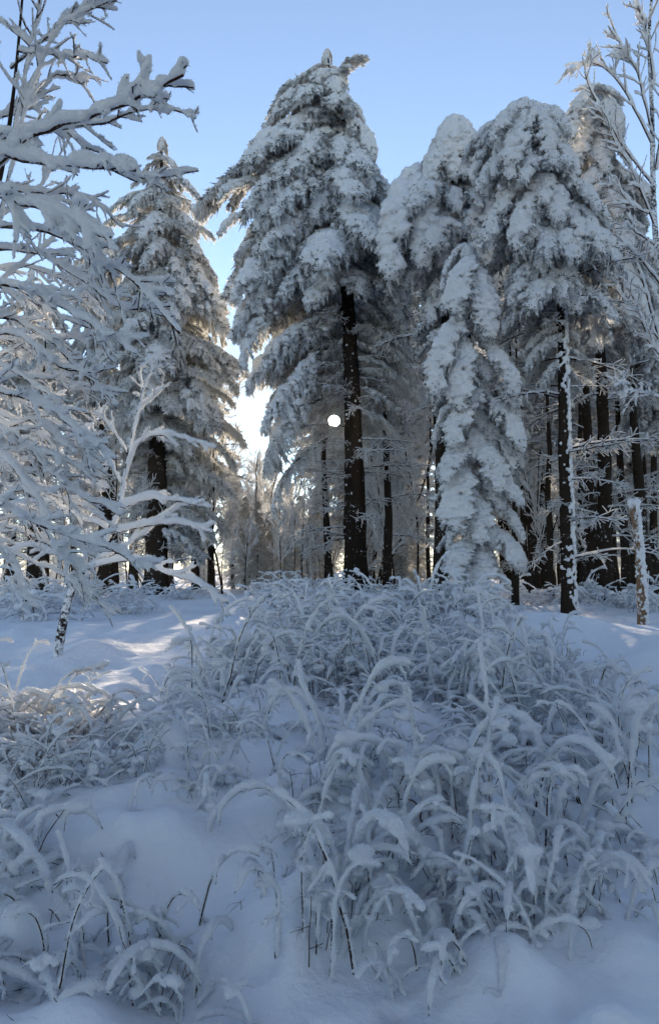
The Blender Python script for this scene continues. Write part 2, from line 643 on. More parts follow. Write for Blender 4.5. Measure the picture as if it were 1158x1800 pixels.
DEAD = [make_dead_branch(k) for k in range(4)]


def trunk_mesh(pts, rad, mat, sides=14, seg=.22, rough=.06):
    pts = np.asarray(pts, float)
    L = np.concatenate([[0], np.cumsum(np.linalg.norm(np.diff(pts, axis=0), axis=1))])
    n = max(4, int(L[-1] / seg))
    s = np.linspace(0, L[-1], n)
    p = np.stack([np.interp(s, L, pts[:, k]) for k in range(3)], 1)
    rr = np.interp(s, L, rad) if np.ndim(rad) else np.full(n, rad)
    flare = 1 + .45 * np.exp(-s / .35)
    mb = MB(); mb.tube(p, rr * flare, sides)
    v, q, t, mm = mb.arrays()
    c = np.concatenate([np.repeat(p, sides, 0), p[:1], p[-1:]])
    d = v - c
    v = c + d * (1 + rough * 2.2 * fbm(v * np.array([9, 9, 2.2]) + c[0], 2)[:, None])
    return make_mesh('trunk', v, q, t, [mat])


def place_bough(parent, lib, at, az, scale, up=0.0, split=True):
    o = link('bough', lib['wood'], parent, at, (0, up, az), scale)
    link('snow_load', lib['snow'], o)
    return o


def spruce(label, trunk_px, depth, rad, profile, n, styles, seed, front_open=None, top_style=None,
           az_skip=None, group=None, dead=0, dead_range=None, mat=None, category='spruce', thick=1.0, reach_k=1.0, cap=.30, vary=(.80, 1.04)):
    """trunk_px: [(px, py) base .. top]; profile: [(py, left px, right px)] top to bottom"""
    r = np.random.default_rng(seed)
    bx, by = trunk_px[0]
    base = on_ground(bx, depth)
    o = thing('spruce', label, category, base, 0, group)
    pts = [np.array([0, 0, -.4])]
    for px, py in trunk_px[1:]:
        w = P(px, py, depth) - base; pts.append(np.array(w))
    pts = np.array(pts)
    H = pts[-1][2]
    rr = rad * (1 - .93 * np.clip(pts[:, 2] / H, 0, 1) ** .9)
    t = link('trunk', trunk_mesh(pts, np.maximum(rr, .012), mat or M_BARK), o)
    pz = pts[:, 2]

    def axis_at(z):
        return np.array([np.interp(z, pz, pts[:, 0]), np.interp(z, pz, pts[:, 1])])
    prof = []
    for py, xl, xr in profile:
        z = P(579, py, depth).z - base.z
        ax = axis_at(z)[0]
        wl = P(xl, py, depth).x - base.x; wr = P(xr, py, depth).x - base.x
        prof.append((z, ax - wl, wr - ax))
    prof.sort()
    Z = np.array([a[0] for a in prof]); RL = np.array([a[1] for a in prof]); RR = np.array([a[2] for a in prof])
    ztop, zbot = Z[-1], Z[0]
    # sample tips evenly by crown surface
    zz = np.linspace(zbot, ztop, 200)
    wgt = np.interp(zz, Z, (RL + RR) / 2) + .25
    cdf = np.cumsum(wgt); cdf /= cdf[-1]
    az0 = r.uniform(0, 6.28)
    for i in range(n):
        z = float(np.interp((i + r.uniform(.1, .9)) / n, cdf, zz))
        az = az0 + i * 2.39996 + r.normal(0, .25)
        c, s = math.cos(az), math.sin(az)
        def allowed(z_):
            sd = max(.05, float(np.interp(z_, Z, RR if c > 0 else RL, right=.04))); mn = max(.05, float(np.interp(z_, Z, (RL + RR) / 2 * .9, right=.04)))
            return 1 / math.sqrt((c / sd) ** 2 + (s / mn) ** 2)
        reach = allowed(z) * r.uniform(*vary) * reach_k
        if front_open is not None and s < -.30:
            zo = P(579, front_open, depth).z - base.z
            if z < zo:
                continue
        if az_skip and az_skip(z, az):
            continue
        reach = max(reach, .28)
        f = (z - zbot) / (ztop - zbot)
        pool = styles(f, az, r) if callable(styles) else styles
        st = pool[r.integers(0, len(pool))] if isinstance(pool, (list, tuple)) else pool
        lib = LIB[st][r.integers(0, len(LIB[st]))]
        sc = reach / lib['reach']
        tilt = r.normal(0, .12)
        axl = lib['axis'][::3]
        for _ in range(9):
            za = z + lib['drop'] * sc * .85
            if all(q_[0] * sc <= allowed(za + q_[2] * sc) * max(1.08, vary[1]) + .2 for q_ in axl[1:]) and za < H:
                break
            sc *= .86
        za = z + lib['drop'] * sc * .85
        if za > H - .15:
            za = H - .15 - .3 * r.random()
        a = axis_at(za)
        w3 = sc * r.uniform(.9, 1.2)
        snow_up = min(1.5, max(.75, thick * (1.0 / max(sc, .5)) ** .3))
        place_bough(o, lib, (a[0], a[1], za), az, (sc, w3 if sc > .5 else w3 * 1.3, sc * snow_up if sc < 1 else sc), tilt)
    for i in range(3):
        lib = LIB['drape'][i % 3]
        za = H + .05
        a = axis_at(za)
        sc = cap * r.uniform(.8, 1.1)
        place_bough(o, lib, (a[0], a[1], za), i * 2.1 + r.uniform(0, 1), (sc * .5, sc * .8, sc), r.uniform(.0, .25))
    if dead:
        z0, z1 = [P(579, q_, depth).z - base.z for q_ in dead_range]
        for i in range(dead):
            z = r.uniform(z0, z1)
            az = r.uniform(0, 2 * PI)
            a = axis_at(z)
            link('dead_branch', DEAD[r.integers(0, 4)], o, (a[0], a[1], z), (r.normal(0, .2), r.normal(.05, .15), az), r.uniform(.5, 1.15))
    return o


def bough_to(tree, px_a, px_t, depth, style, k, width=1.0, dy=0.0):
    """one bough whose foot and tip are given"""
    a = np.array(P(*px_a, depth) - tree.location); t = np.array(P(*px_t, depth + dy) - tree.location)
    d = t - a
    lib = LIB[style][k % len(LIB[style])]
    h = math.hypot(d[0], d[1])
    want = math.atan2(-d[2], h); has = math.atan2(lib['drop'], lib['reach'])
    sc = math.hypot(h, d[2]) / math.hypot(lib['reach'], lib['drop'])
    place_bough(tree, lib, a, math.atan2(d[1], d[0]), (sc, sc * width, sc), want - has)


def mix(*pairs):
    return lambda f, az, r: next(s for lo, s in pairs if f >= lo)


# main spruce, centre
A = spruce('tallest spruce in the middle, its thick dark trunk bare beside the low sun',
       [(625, 1045), (623, 800), (613, 560), (592, 300), (576, 92)], 20, .36,
       [(105, 562, 592), (150, 520, 612), (200, 455, 640), (260, 422, 655), (330, 415, 672), (355, 375, 705),
        (400, 388, 715), (450, 415, 735), (520, 405, 755), (600, 425, 760), (650, 437, 750), (700, 452, 745), (770, 470, 720)],
       205, mix((.72, ('heavy', 'medium')), (.25, ('medium', 'heavy')), (0, ('medium', 'light'))), 21, front_open=560,
       dead=46, dead_range=(960, 560), mat=M_BARK_CLEAN, vary=(.7, 1.14))

for pa, pt, st, k, w in [((590, 135), (646, 98), 'heavy', 0, 1.0), ((598, 135), (622, 120), 'heavy', 2, .9), ((470, 325), (375, 356), 'heavy', 1, .8),
                         ((460, 375), (384, 414), 'heavy', 2, .8), ((480, 420), (413, 450), 'medium', 1, .8), ((560, 225), (424, 292), 'heavy', 3, .7),
                         ((600, 210), (655, 285), 'heavy', 0, .8), ((565, 700), (455, 850), 'light', 1, .8), ((575, 770), (478, 910), 'light', 2, .8), ((520, 470), (405, 600), 'medium', 1, .8), ((500, 520), (418, 655), 'medium', 3, .8), ((545, 430), (402, 540), 'heavy', 0, .8), ((565, 560), (432, 690), 'medium', 0, .8), ((570, 640), (458, 765), 'medium', 2, .8),
                         ((570, 300), (440, 420), 'heavy', 1, .8), ((560, 360), (455, 560), 'heavy', 2, .8),
                         ((560, 620), (500, 740), 'medium', 2, .7), ((560, 640), (485, 830), 'medium', 0, .8), ((590, 260), (500, 400), 'heavy', 2, .9)]:
    bough_to(A, pa, pt, 19.6, st, k, w, -.8)

# left spruce
spruce('tall frosted spruce left of centre, standing behind the near bare branches',
       [(275, 1000), (277, 800), (280, 500), (285, 245)], 23, .40,
       [(255, 275, 297), (300, 240, 330), (360, 205, 360), (420, 190, 385), (480, 170, 400), (560, 165, 425),
        (640, 170, 448), (740, 180, 452), (850, 215, 450), (930, 240, 440), (1000, 300, 440)],
       270, mix((.8, ('medium', 'light')), (0, ('light', 'medium', 'light'))), 33, front_open=800, dead=70, dead_range=(1000, 600), vary=(.6, 1.06))
print('T spruce2', time.time() - T0)

# heavy snow spruce right of centre
D1 = spruce('spruce with a rounded snow-capped tip right of the tallest spruce',
       [(775, 1020), (775, 760), (785, 480), (795, 212)], 18, .2,
       [(222, 778, 815), (260, 766, 828), (310, 740, 845), (350, 690, 860), (400, 680, 925), (450, 682, 935), (520, 712, 890), (600, 735, 845),
        (700, 745, 830)],
       130, mix((.7, ('drape', 'heavy')), (0, ('drape', 'heavy', 'medium'))), 44, dead=14, dead_range=(760, 540), vary=(.6, 1.2))

D2 = spruce('narrow spruce buried under lumpy snow from tip to ground, right of centre',
       [(835, 1050), (833, 800), (825, 600), (818, 440)], 15, .12,
       [(455, 800, 836), (520, 766, 850), (600, 760, 865), (700, 762, 915), (800, 765, 930), (900, 768, 915),
        (980, 775, 922), (1035, 785, 905)],
       82, 'drape heavy drape'.split(), 45, vary=(.55, 1.1), cap=.6)

spruce('small pointed spruce tip poking up beside the snow-buried spruce',
       [(905, 1045), (903, 800), (893, 540)], 16.5, .09,
       [(550, 885, 902), (600, 870, 918), (680, 862, 935), (760, 858, 935), (860, 860, 925)],
       42, 'drape heavy'.split(), 46)

# bent heavy crowns, upper right
E1 = spruce('tall spruce with a white-plastered trunk and huge bowed snow crown, right side',
       [(1000, 1075), (990, 800), (985, 560), (965, 340), (925, 180)], 14.5, .15,
       [(190, 885, 955), (215, 855, 985), (260, 846, 1010), (310, 870, 1015), (380, 865, 1070), (450, 855, 1085), (530, 870, 1085), (600, 890, 1075), (680, 930, 1060)],
       135, mix((.5, ('drape', 'heavy')), (0, ('heavy', 'medium', 'medium'))), 47, front_open=570, dead=34, dead_range=(1000, 480), cap=.3, vary=(.6, 1.25))

E2 = spruce('spruce whose snowy tip leans over with a dark underside, upper right',
       [(1060, 1040), (1062, 800), (1050, 500), (1040, 160)], 17.5, .22,
       [(170, 1000, 1080), (200, 985, 1100), (270, 990, 1110), (350, 985, 1150), (430, 980, 1155), (520, 985, 1150), (620, 990, 1130), (680, 1000, 1110)],
       120, mix((.5, ('heavy', 'drape')), (0, ('heavy', 'medium'))), 48, dead=24, dead_range=(980, 640), front_open=620, vary=(.6, 1.25))

for pa, pt, k in [((797, 215), (772, 300), 0), ((800, 212), (828, 290), 1), ((796, 210), (800, 320), 2), ((790, 250), (745, 340), 0), ((792, 240), (840, 330), 1),
                  ((740, 300), (690, 500), 2), ((760, 330), (735, 480), 0), ((830, 330), (900, 440), 1), ((840, 340), (870, 520), 2)]:
    bough_to(D1, pa, pt, 17.6, 'drape', k, 1.0, -.6)
for pa, pt, k, w in [((832, 455), (790, 560), 0, 1.2), ((830, 470), (850, 600), 1, 1.0), ((815, 560), (765, 700), 2, 1.0), ((822, 600), (800, 730), 0, 1.0),
                     ((850, 610), (905, 720), 1, .9), ((845, 690), (795, 790), 2, 1.3), ((850, 700), (915, 800), 0, 1.2), ((830, 790), (768, 850), 1, 1.3),
                     ((850, 780), (880, 870), 2, 1.3), ((815, 820), (790, 940), 0, 1.5), ((860, 840), (912, 890), 1, 1.5), ((840, 870), (845, 960), 2, 1.4),
                     ((860, 930), (915, 1010), 0, 1.5), ((830, 950), (785, 1020), 1, 1.5), ((845, 960), (850, 1050), 2, 1.5)]:
    bough_to(D2, pa, pt, 14.7, 'drape' if k else 'heavy', k, w, -.6)
for pa, pt, k, w in [((945, 190), (856, 258), 0, .9), ((935, 195), (885, 330), 1, 1.0), ((930, 185), (975, 300), 2, 1.0), ((945, 230), (1005, 330), 1, 1.0), ((950, 200), (985, 260), 0, 1.0),
                     ((890, 270), (868, 312), 2, .8), ((960, 330), (900, 450), 0, .9), ((965, 350), (1030, 470), 1, .9), ((1000, 360), (1055, 420), 2, .9)]:
    bough_to(E1, pa, pt, 14.2, 'heavy', k, w, -.5)
for pa, pt, k, w in [((1010, 160), (1098, 178), 0, 1.0), ((1040, 165), (1002, 215), 1, .9), ((1035, 190), (985, 275), 0, 1.0), ((1035, 250), (985, 350), 2, 1.0), ((1045, 230), (1105, 290), 2, .9), ((1080, 330), (1150, 380), 1, .8), ((1060, 170), (1080, 250), 1, .9), ((1070, 300), (1150, 370), 0, 1.2), ((1075, 400), (1160, 480), 2, 1.2), ((1055, 300), (1005, 400), 1, 1.1), ((1060, 440), (1110, 600), 0, 1.2), ((1080, 500), (1150, 640), 1, 1.2)]:
    bough_to(E2, pa, pt, 17, 'heavy', k, w, -.5)

# darker spruce at right edge
spruce('dark spruce at the right edge with sagging grey boughs',
       [(1190, 1040), (1190, 800), (1180, 400)], 20, .26,
       [(430, 1120, 1230), (500, 1080, 1280), (600, 1055, 1290), (700, 1060, 1290), (790, 1080, 1280)],
       115, ('medium', 'medium', 'light'), 49, dead=20, dead_range=(960, 700))

# left edge dark spruces
spruce('dark spruce behind the near branches at the left edge',
       [(60, 1000), (62, 800), (60, 470)], 26, .26,
       [(490, 30, 85), (560, -10, 125), (660, -40, 150), (760, -40, 150), (800, -20, 130)],
       70, ('light', 'medium'), 50, dead=20, dead_range=(960, 700))
spruce('shorter dark spruce with two close trunks left of the tall left spruce',
       [(188, 1010), (185, 800), (175, 400)], 25, .27,
       [(415, 150, 195), (480, 120, 235), (560, 110, 260), (680, 105, 270), (800, 130, 250)],
       75, ('medium', 'light'), 51, dead=30, dead_range=(980, 650), front_open=700)
print('T spruces', time.time() - T0)


# ------------------------------------------------------------------ far forest
def crown_mesh(seed, H, rbot, n, lo):
    """a whole far crown from thinned boughs, in one mesh"""
    r = np.random.default_rng(seed)
    mb = MB()
    for i in range(n):
        f = (i + .5) / n
        z = H * (lo + (1 - lo) * f ** .9)
        rad_ = rbot * (1 - (z / H - lo) / (1 - lo)) ** .75 + .22
        az = i * 2.39996 + r.normal(0, .2)
        L = rad_ * r.uniform(.75, 1.15)
        ax = arc(L, 4, -48 + r.uniform(-10, 10), 8)
        ca, sa = math.cos(az), math.sin(az)
        rot = np.array([[ca, sa, 0], [-sa, ca, 0], [0, 0, 1]])
        m = 170
        t = r.uniform(.05, 1, m)
        b = sample(ax, t)
        sd = r.uniform(-1, 1, m) * .42 * L * np.sin(PI * np.clip(t * .85 + .15, 0, 1))
        b[:, 1] += sd; b[:, 2] -= np.abs(sd) * .5
        d = np.stack([np.full(m, .5), np.sign(sd) * .4, -r.uniform(.3, 1.6, m)], 1) + r.normal(0, .3, (m, 3))
        ln = r.uniform(.14, .42, m); w = r.uniform(.02, .05, m)
        w2 = MB(); spindles(w2, b, d, ln, w)
        v, q, t_, mm = w2.arrays()
        mb.add(v @ rot + [0, 0, z], None, t_, 0)
        k = 9
        for j in range(k):
            tt = (j + .5) / k
            p = sample(ax, tt); rr = r.uniform(.05, .12) * (1.2 - .6 * tt)
            for off in (0, r.uniform(-.3, .3) * L):
                pp = p + [0, off, rr * .4 - abs(off) * .5]
                v = ICO0_V * np.array([rr * 1.6, rr * 1.1, rr * .7]) * r.uniform(.8, 1.25, (12, 1)) + pp
                mb.add(v @ rot + [0, 0, z], None, ICO0_T, 1)
    return mb.mesh('crown', [M_NEEDLE_WHITE, M_SNOWFAR])


ICO0_V, ICO0_T = ico(1)
CROWNS = [crown_mesh(61, 13, 2.3, 62, .34), crown_mesh(62, 13, 2.0, 60, .45), crown_mesh(63, 13, 2.6, 64, .22)]


def straight_trunk(seed, H, r0, lean=0):
    r = np.random.default_rng(seed)
    n = 9
    z = np.linspace(-.4, H, n)
    p = np.stack([np.cumsum(r.normal(0, .05, n)) + lean * z / H, np.cumsum(r.normal(0, .05, n)), z], 1)
    p[:, :2] -= p[0, :2]
    return trunk_mesh(p, r0 * (1 - .9 * np.clip(z / H, 0, 1)), M_BARK, 10, .3)


FTR = [straight_trunk(70 + k, 12.7, .20 + .02 * k) for k in range(3)]
far_protos = []
CROWNS.append(crown_mesh(64, 13, 2.9, 74, .02)); FTR.append(FTR[0])
for k in range(4):
    far_protos.append((FTR[k], CROWNS[k]))


def far_spruce(px, d, h, k, label, group, rz=None, dead=8):
    b = on_ground(px, d)
    o = thing('spruce', label, 'spruce', b, rz if rz is not None else random.uniform(0, 6.28), group)
    s = h / 13
    o.scale = (s * 1.02, s * 1.02, s)
    link('trunk', far_protos[k][0], o)
    link('crown', far_protos[k][1], o)
    for i in range(dead):
        z = random.uniform(.12, .42) * 13
        link('dead_branch', DEAD[random.randrange(4)], o, (0, 0, z), (0, random.uniform(-.1, .25), random.uniform(0, 6.28)), random.uniform(.5, 1.2))
    return o


r5 = random.Random(5)
FAR = 'frosted spruces in the forest behind'
for i, (px, d, h) in enumerate([
        (700, 29, 16.0), (566, 31, 10), (618, 27, 9.0), (650, 36, 13.5), (722, 33, 13), (890, 30, 14), (960, 27, 12.5), (1035, 26, 12),
        (1110, 30, 12.5), (345, 31, 12), (410, 38, 6), (235, 33, 12), (130, 35, 11), (15, 36, 11), (-60, 30, 12),
        (1200, 28, 13), (1270, 24, 13), (820, 40, 15), (635, 46, 11), (460, 50, 5.5), (930, 44, 15), (1050, 42, 15),
        (1150, 44, 15), (300, 48, 13), (180, 50, 12), (60, 52, 12), (735, 55, 12), (-120, 40, 13), (-190, 28, 13), (1350, 32, 14), (1420, 42, 14)]):
    far_spruce(px, d, h, i % 3, 'frosted spruce standing deep in the forest behind the front row of trees', FAR)

YNG = 'low young spruces filling the far forest floor'
for i in range(64):
    px = -180 + i * 25 + r5.uniform(-12, 12)
    far_spruce(px, r5.uniform(52, 80) if 390 < px < 830 else r5.uniform(42, 75), r5.uniform(5, 8) if 390 < px < 830 else r5.uniform(4, 7), 3, 'low rime-covered young spruce far back between the trunks', YNG, dead=0)
for x_, y_, h_ in ((-5.5, -3, 14), (5.5, -2.5, 14), (-2.5, -6, 14), (2.5, -5.5, 15), (9.5, 0, 13), (-6, -8, 15), (0.3, -9, 15), (6.5, -8, 15)):  # unseen spruces added behind and beside the camera to darken the near snow
    o = far_spruce(579, 10, h_, 1 + (abs(int(x_)) % 2) * 2, 'tall snow-laden spruce added out of view to shade the foreground', 'unseen spruces added to shade the foreground', dead=0)
    o.location = (x_, y_, gz(x_, y_))
for px, d, h in ((452, 27, 3.3), (478, 29, 3.6), (500, 26, 3.0), (430, 30, 3.8), (528, 28, 3.6), (555, 30, 4.2), (650, 30, 4.0), (705, 28, 3.6), (735, 31, 4.2)):
    far_spruce(px, d, h, 3, 'low young spruce', YNG, dead=0)
TRK = 'slim dark trunks at the right of the forest'


def pole_tree(px_b, px_t, d, r0, label, group, H=9, k=0, dead=10):
    b = on_ground(px_b, d)
    o = thing('pole_tree', label, 'tree', b, 0, group)
    top = P(px_t, 600, d)
    lean = (top.x - b.x) / max(.1, top.z - b.z) * H
    link('trunk', straight_trunk(300 + int(px_b), H, r0, lean), o)
    for i in range(dead):
        z = random.uniform(.12, .8) * H
        link('dead_branch', DEAD[random.randrange(4)], o, (lean * z / H, 0, z), (0, random.uniform(-.2, .25), random.uniform(0, 6.28)), random.uniform(.4, 1.0))
    return o


for i, (xb, xt, d, r0) in enumerate([
        (1052, 1018, 19, .21), (1082, 1050, 22, .17), (1098, 1075, 21, .15), (1140, 1112, 19, .19), (1150, 1140, 24, .16), (1015, 1000, 24, .15),
        (968, 955, 22, .12), (940, 922, 24, .16), (925, 915, 27, .16), (950, 930, 30, .14), (1030, 1010, 31, .14),
        (1065, 1040, 33, .15), (1118, 1100, 34, .15), (985, 970, 34, .13), (960, 950, 38, .13), (1005, 995, 40, .13), (1095, 1090, 40, .15), (1045, 1035, 44, .16),
        (766, 760, 25, .13), (755, 752, 28, .09), (345, 342, 28, .16), (372, 370, 26, .14), (25, 22, 27, .14), (75, 72, 24, .17), (205, 203, 27, .17),
        (895, 890, 33, .14), (915, 905, 40, .14), (1130, 1120, 48, .16), (975, 965, 50, .16), (1025, 1020, 52, .16)]):
    pole_tree(xb, xt, d, r0, 'dark bare lower trunk among many in the shaded forest', TRK)
for i in range(26):
    px = r5.uniform(885, 1165); d = r5.uniform(26, 50)
    pole_tree(px, px - r5.uniform(0, 14), d, r5.uniform(.08, .14), 'dark bare lower trunk among many in the shaded forest', TRK, dead=5)
pole_tree(582, 556, 24, .14, 'slim dark trunk just left of the thick central trunk', None, dead=22)
pole_tree(680, 668, 21, .135, 'slim snow-speckled trunk just right of the thick central trunk', None, 11, dead=26)


# ------------------------------------------------------------------ leafless rimed trees and shrubs
def grow(r, p, d, L, rad, level, out, up=0.0, spread=.8, n=6, wig=.12, kids=(5, 8), shrink=.5, gmin=.05):
    pts = [np.array(p, float)]; d = np.array(d, float); d /= np.linalg.norm(d)
    for s in range(n - 1):
        d = d + r.normal(0, wig, 3) + np.array([0, 0, up]); d /= np.linalg.norm(d)
        pts.append(pts[-1] + d * L / (n - 1))
    pts = np.array(pts)
    out.append((pts, np.linspace(rad, rad * .45, n), level))
    if level > 0:
        m = r.integers(*kids)
        for i in range(m):
            t = r.uniform(.2, 1)
            q_ = sample(pts, t)
            td = sample(pts, min(1, t + .05)) - sample(pts, max(0, t - .05)); td /= np.linalg.norm(td) + 1e-9
            sd = np.cross(td, r.normal(0, 1, 3)); sd /= np.linalg.norm(sd) + 1e-9
            grow(r, q_, td + sd * spread * r.uniform(.6, 1.3), max(gmin, L * shrink * r.uniform(.6, 1.2) * (1.15 - .5 * t)), rad * .55, level - 1, out,
                 up, spread, max(3, n - 1), wig, kids, shrink, gmin)


def sapling_proto(seed, H=4.5, stems=1):
    r = np.random.default_rng(seed)
    out = []
    for s in range(stems):
        grow(r, (r.normal(0, .1), r.normal(0, .1), -.2), (r.normal(0, .2), r.normal(0, .2), 1), H, .03, 3, out, .06, .9, 9, .07, (7, 11), .42, .12)
    mb = MB()
    for p, rr, lv in out:
        mb.tube(p, rr * .8 + .008, 3 if lv < 2 else 5, 0 if lv >= 3 else 1, cap=False)
    return mb.mesh('branches', [M_BARK, M_RIME])


SAP = [sapling_proto(400 + k, 4.2 + k, 1 + (k % 2)) for k in range(3)]
for i in range(96):
    px = r5.uniform(-40, 650); d = r5.uniform(22, 40)
    if i < 62:
        px = r5.choice([r5.uniform(430, 580), r5.uniform(640, 780), r5.uniform(640, 780), r5.uniform(880, 1158)]); d = r5.uniform(22, 34)
    b = on_ground(px, d)
    if (-2.7 < b.x < -.9 and i % 4) or 3.0 < b.x < 6.0 or (1.9 < b.x < 3.1 and i % 3):
        continue
    o = link('rimed_sapling', SAP[i % 3], None, b, (0, 0, r5.uniform(0, 6.28)), r5.uniform(.5, .78) if -2.9 < b.x < .3 else r5.uniform(.7, 1.3))
    tag(o, 'leafless sapling white with rime among the trunks behind', 'sapling', 'rimed saplings between the trunks')
for i in range(16):
    b = on_ground(r5.uniform(440, 515), r5.uniform(36, 46))
    tag(link('rimed_sapling', SAP[i % 3], None, b, (0, 0, r5.uniform(0, 6.28)), r5.uniform(.8, 1.05)),
        'leafless sapling white with rime among the trunks behind', 'sapling', 'rimed saplings between the trunks')
print('T far', time.time() - T0, sum(len(m.polygons) for m in bpy.data.meshes))


WIND = np.array([.8, -.35, 0])


# snow-coated branch: bark tube plus a fused snow coat lying on it
def coat(lines, vox, k_r=1.0, thick=.03, disp=.006, dscale=14, n_shard=1200, shard=.018, lift=.6, seed=0, level_k=(1, 1, 1, 1), gap=.0, clumps=0, vk=.30):
    r = np.random.default_rng(seed + 5000)
    sb = MB()
    for p, rr, lv in lines:
        p = np.asarray(p, float)
        L = np.concatenate([[0], np.cumsum(np.linalg.norm(np.diff(p, axis=0), axis=1))])
        n = max(4, int(L[-1] / (vox * 2.4)))
        s = np.linspace(0, L[-1], n)
        pp = np.stack([np.interp(s, L, p[:, k]) for k in range(3)], 1)
        base = np.interp(s, L, rr)
        tg = np.gradient(pp, axis=0); tg /= np.linalg.norm(tg, axis=1)[:, None] + 1e-9
        hor = np.sqrt(np.clip(1 - tg[:, 2] ** 2, 0, 1))
        lump = 1 + .55 * vnoise(pp * 5 + r.uniform(0, 50)) + .30 * vnoise(pp * 15)
        th = thick * level_k[min(lv, 3)] * (vk + (1 - vk) * hor ** 1.3) * lump
        rad = (base * .9 + th)
        rad[-1] *= .6; rad[0] *= .8
        rad = np.maximum(rad, vox * .75)
        c = pp + np.array([0, 0, 1.0]) * (th * lift * (.3 + .7 * hor))[:, None] + WIND * ((base + th * .7) * (1 - hor ** 3))[:, None]
        if gap:
            keep = vnoise(pp * 3.3 + 7) > -1 + gap
            if keep.sum() < 3:
                continue
        sb.tube(c, rad, 7, squash=.85)
    for i in range(clumps):
        p, rr, lv = lines[r.integers(0, len(lines))]
        c = sample(np.asarray(p), r.uniform(.35, .9)); k = r.uniform(.025, .06)
        if c[2] < .1:
            continue
        blob(sb, c + [0, 0, k * .4], (k * r.uniform(.9, 1.6), k * r.uniform(.9, 1.6), k * r.uniform(.6, .9)))
    v, n, q, t = voxel(sb, vox, disp, dscale, 1, fine=disp * .45)
    sv, st = shards(v, n, n_shard, shard, shard * .22)
    return np.concatenate([v, sv]), q, (np.concatenate([t, st + len(v)]) if len(t) else st + len(v))


def wood_mesh(name, lines, sides=6, mat=None):
    mb = MB()
    for p, rr, lv in lines:
        mb.tube(p, rr, sides if lv > 0 else 4)
    return mb.mesh(name, [mat or M_TWIG])


def smooth_line(pts, n=14):
    """Catmull-Rom through the control points"""
    P_ = np.array(pts, float)
    if len(P_) < 3:
        return np.array([P_[0] + (P_[-1] - P_[0]) * t for t in np.linspace(0, 1, n)])
    Q = np.concatenate([[2 * P_[0] - P_[1]], P_, [2 * P_[-1] - P_[-2]]])
    out = []
    m = len(P_) - 1
    for t in np.linspace(0, m - 1e-6, n):
        i = int(t); u = t - i
        a, b, c, d = Q[i:i + 4]
        out.append(.5 * ((2 * b) + (c - a) * u + (2 * a - 5 * b + 4 * c - d) * u * u + (3 * b - a - 3 * c + d) * u ** 3))
    return np.array(out)


def limb_part(tree, base, pxpts, d0, d1, r0, r1, nside, side_len, thick, seed, vox=.011, lv2=2, down=.0, spread=.8, shard=.018, spiky=1.0):
    """a hand-laid limb through photo points, distance going d0..d1, with grown side twigs"""
    r = np.random.default_rng(seed)
    m = len(pxpts)
    w = [np.array(P(px, py, d0 + (d1 - d0) * i / (m - 1)) - base) for i, (px, py) in enumerate(pxpts)]
    ax = smooth_line(w, 16)
    ax[1:] += r.normal(0, .006, (15, 3))
    lines = [(ax, np.linspace(r0, r1, 16), 2)]
    for i in range(nside):
        t = r.uniform(.18, .97)
        p = sample(ax, t)
        td = sample(ax, min(1, t + .05)) - sample(ax, max(0, t - .05)); td /= np.linalg.norm(td) + 1e-9
        sd = np.cross(td, r.normal(0, 1, 3)); sd /= np.linalg.norm(sd) + 1e-9
        grow(r, p, td * .9 + sd * spread * r.uniform(.5, 1.1) - np.array([0, 0, down]), side_len * r.uniform(.4, 1.2) * (1.1 - .5 * t),
             max(r1, .004), 1 if r.random() < .7 else 0, lines, -.01, .8, 5, .10, (1, 4), .5, .05)
    me = wood_mesh('limb', lines)
    o = link('limb', me, tree)
    v, q, t = coat(lines, vox, lift=.85, thick=thick, n_shard=int(1800 * spiky), shard=shard * .75, seed=seed, level_k=(.62, .75, 1, 1))
    link('snow', make_mesh('snow', v, q, t, [M_SNOW]), o)
    return o


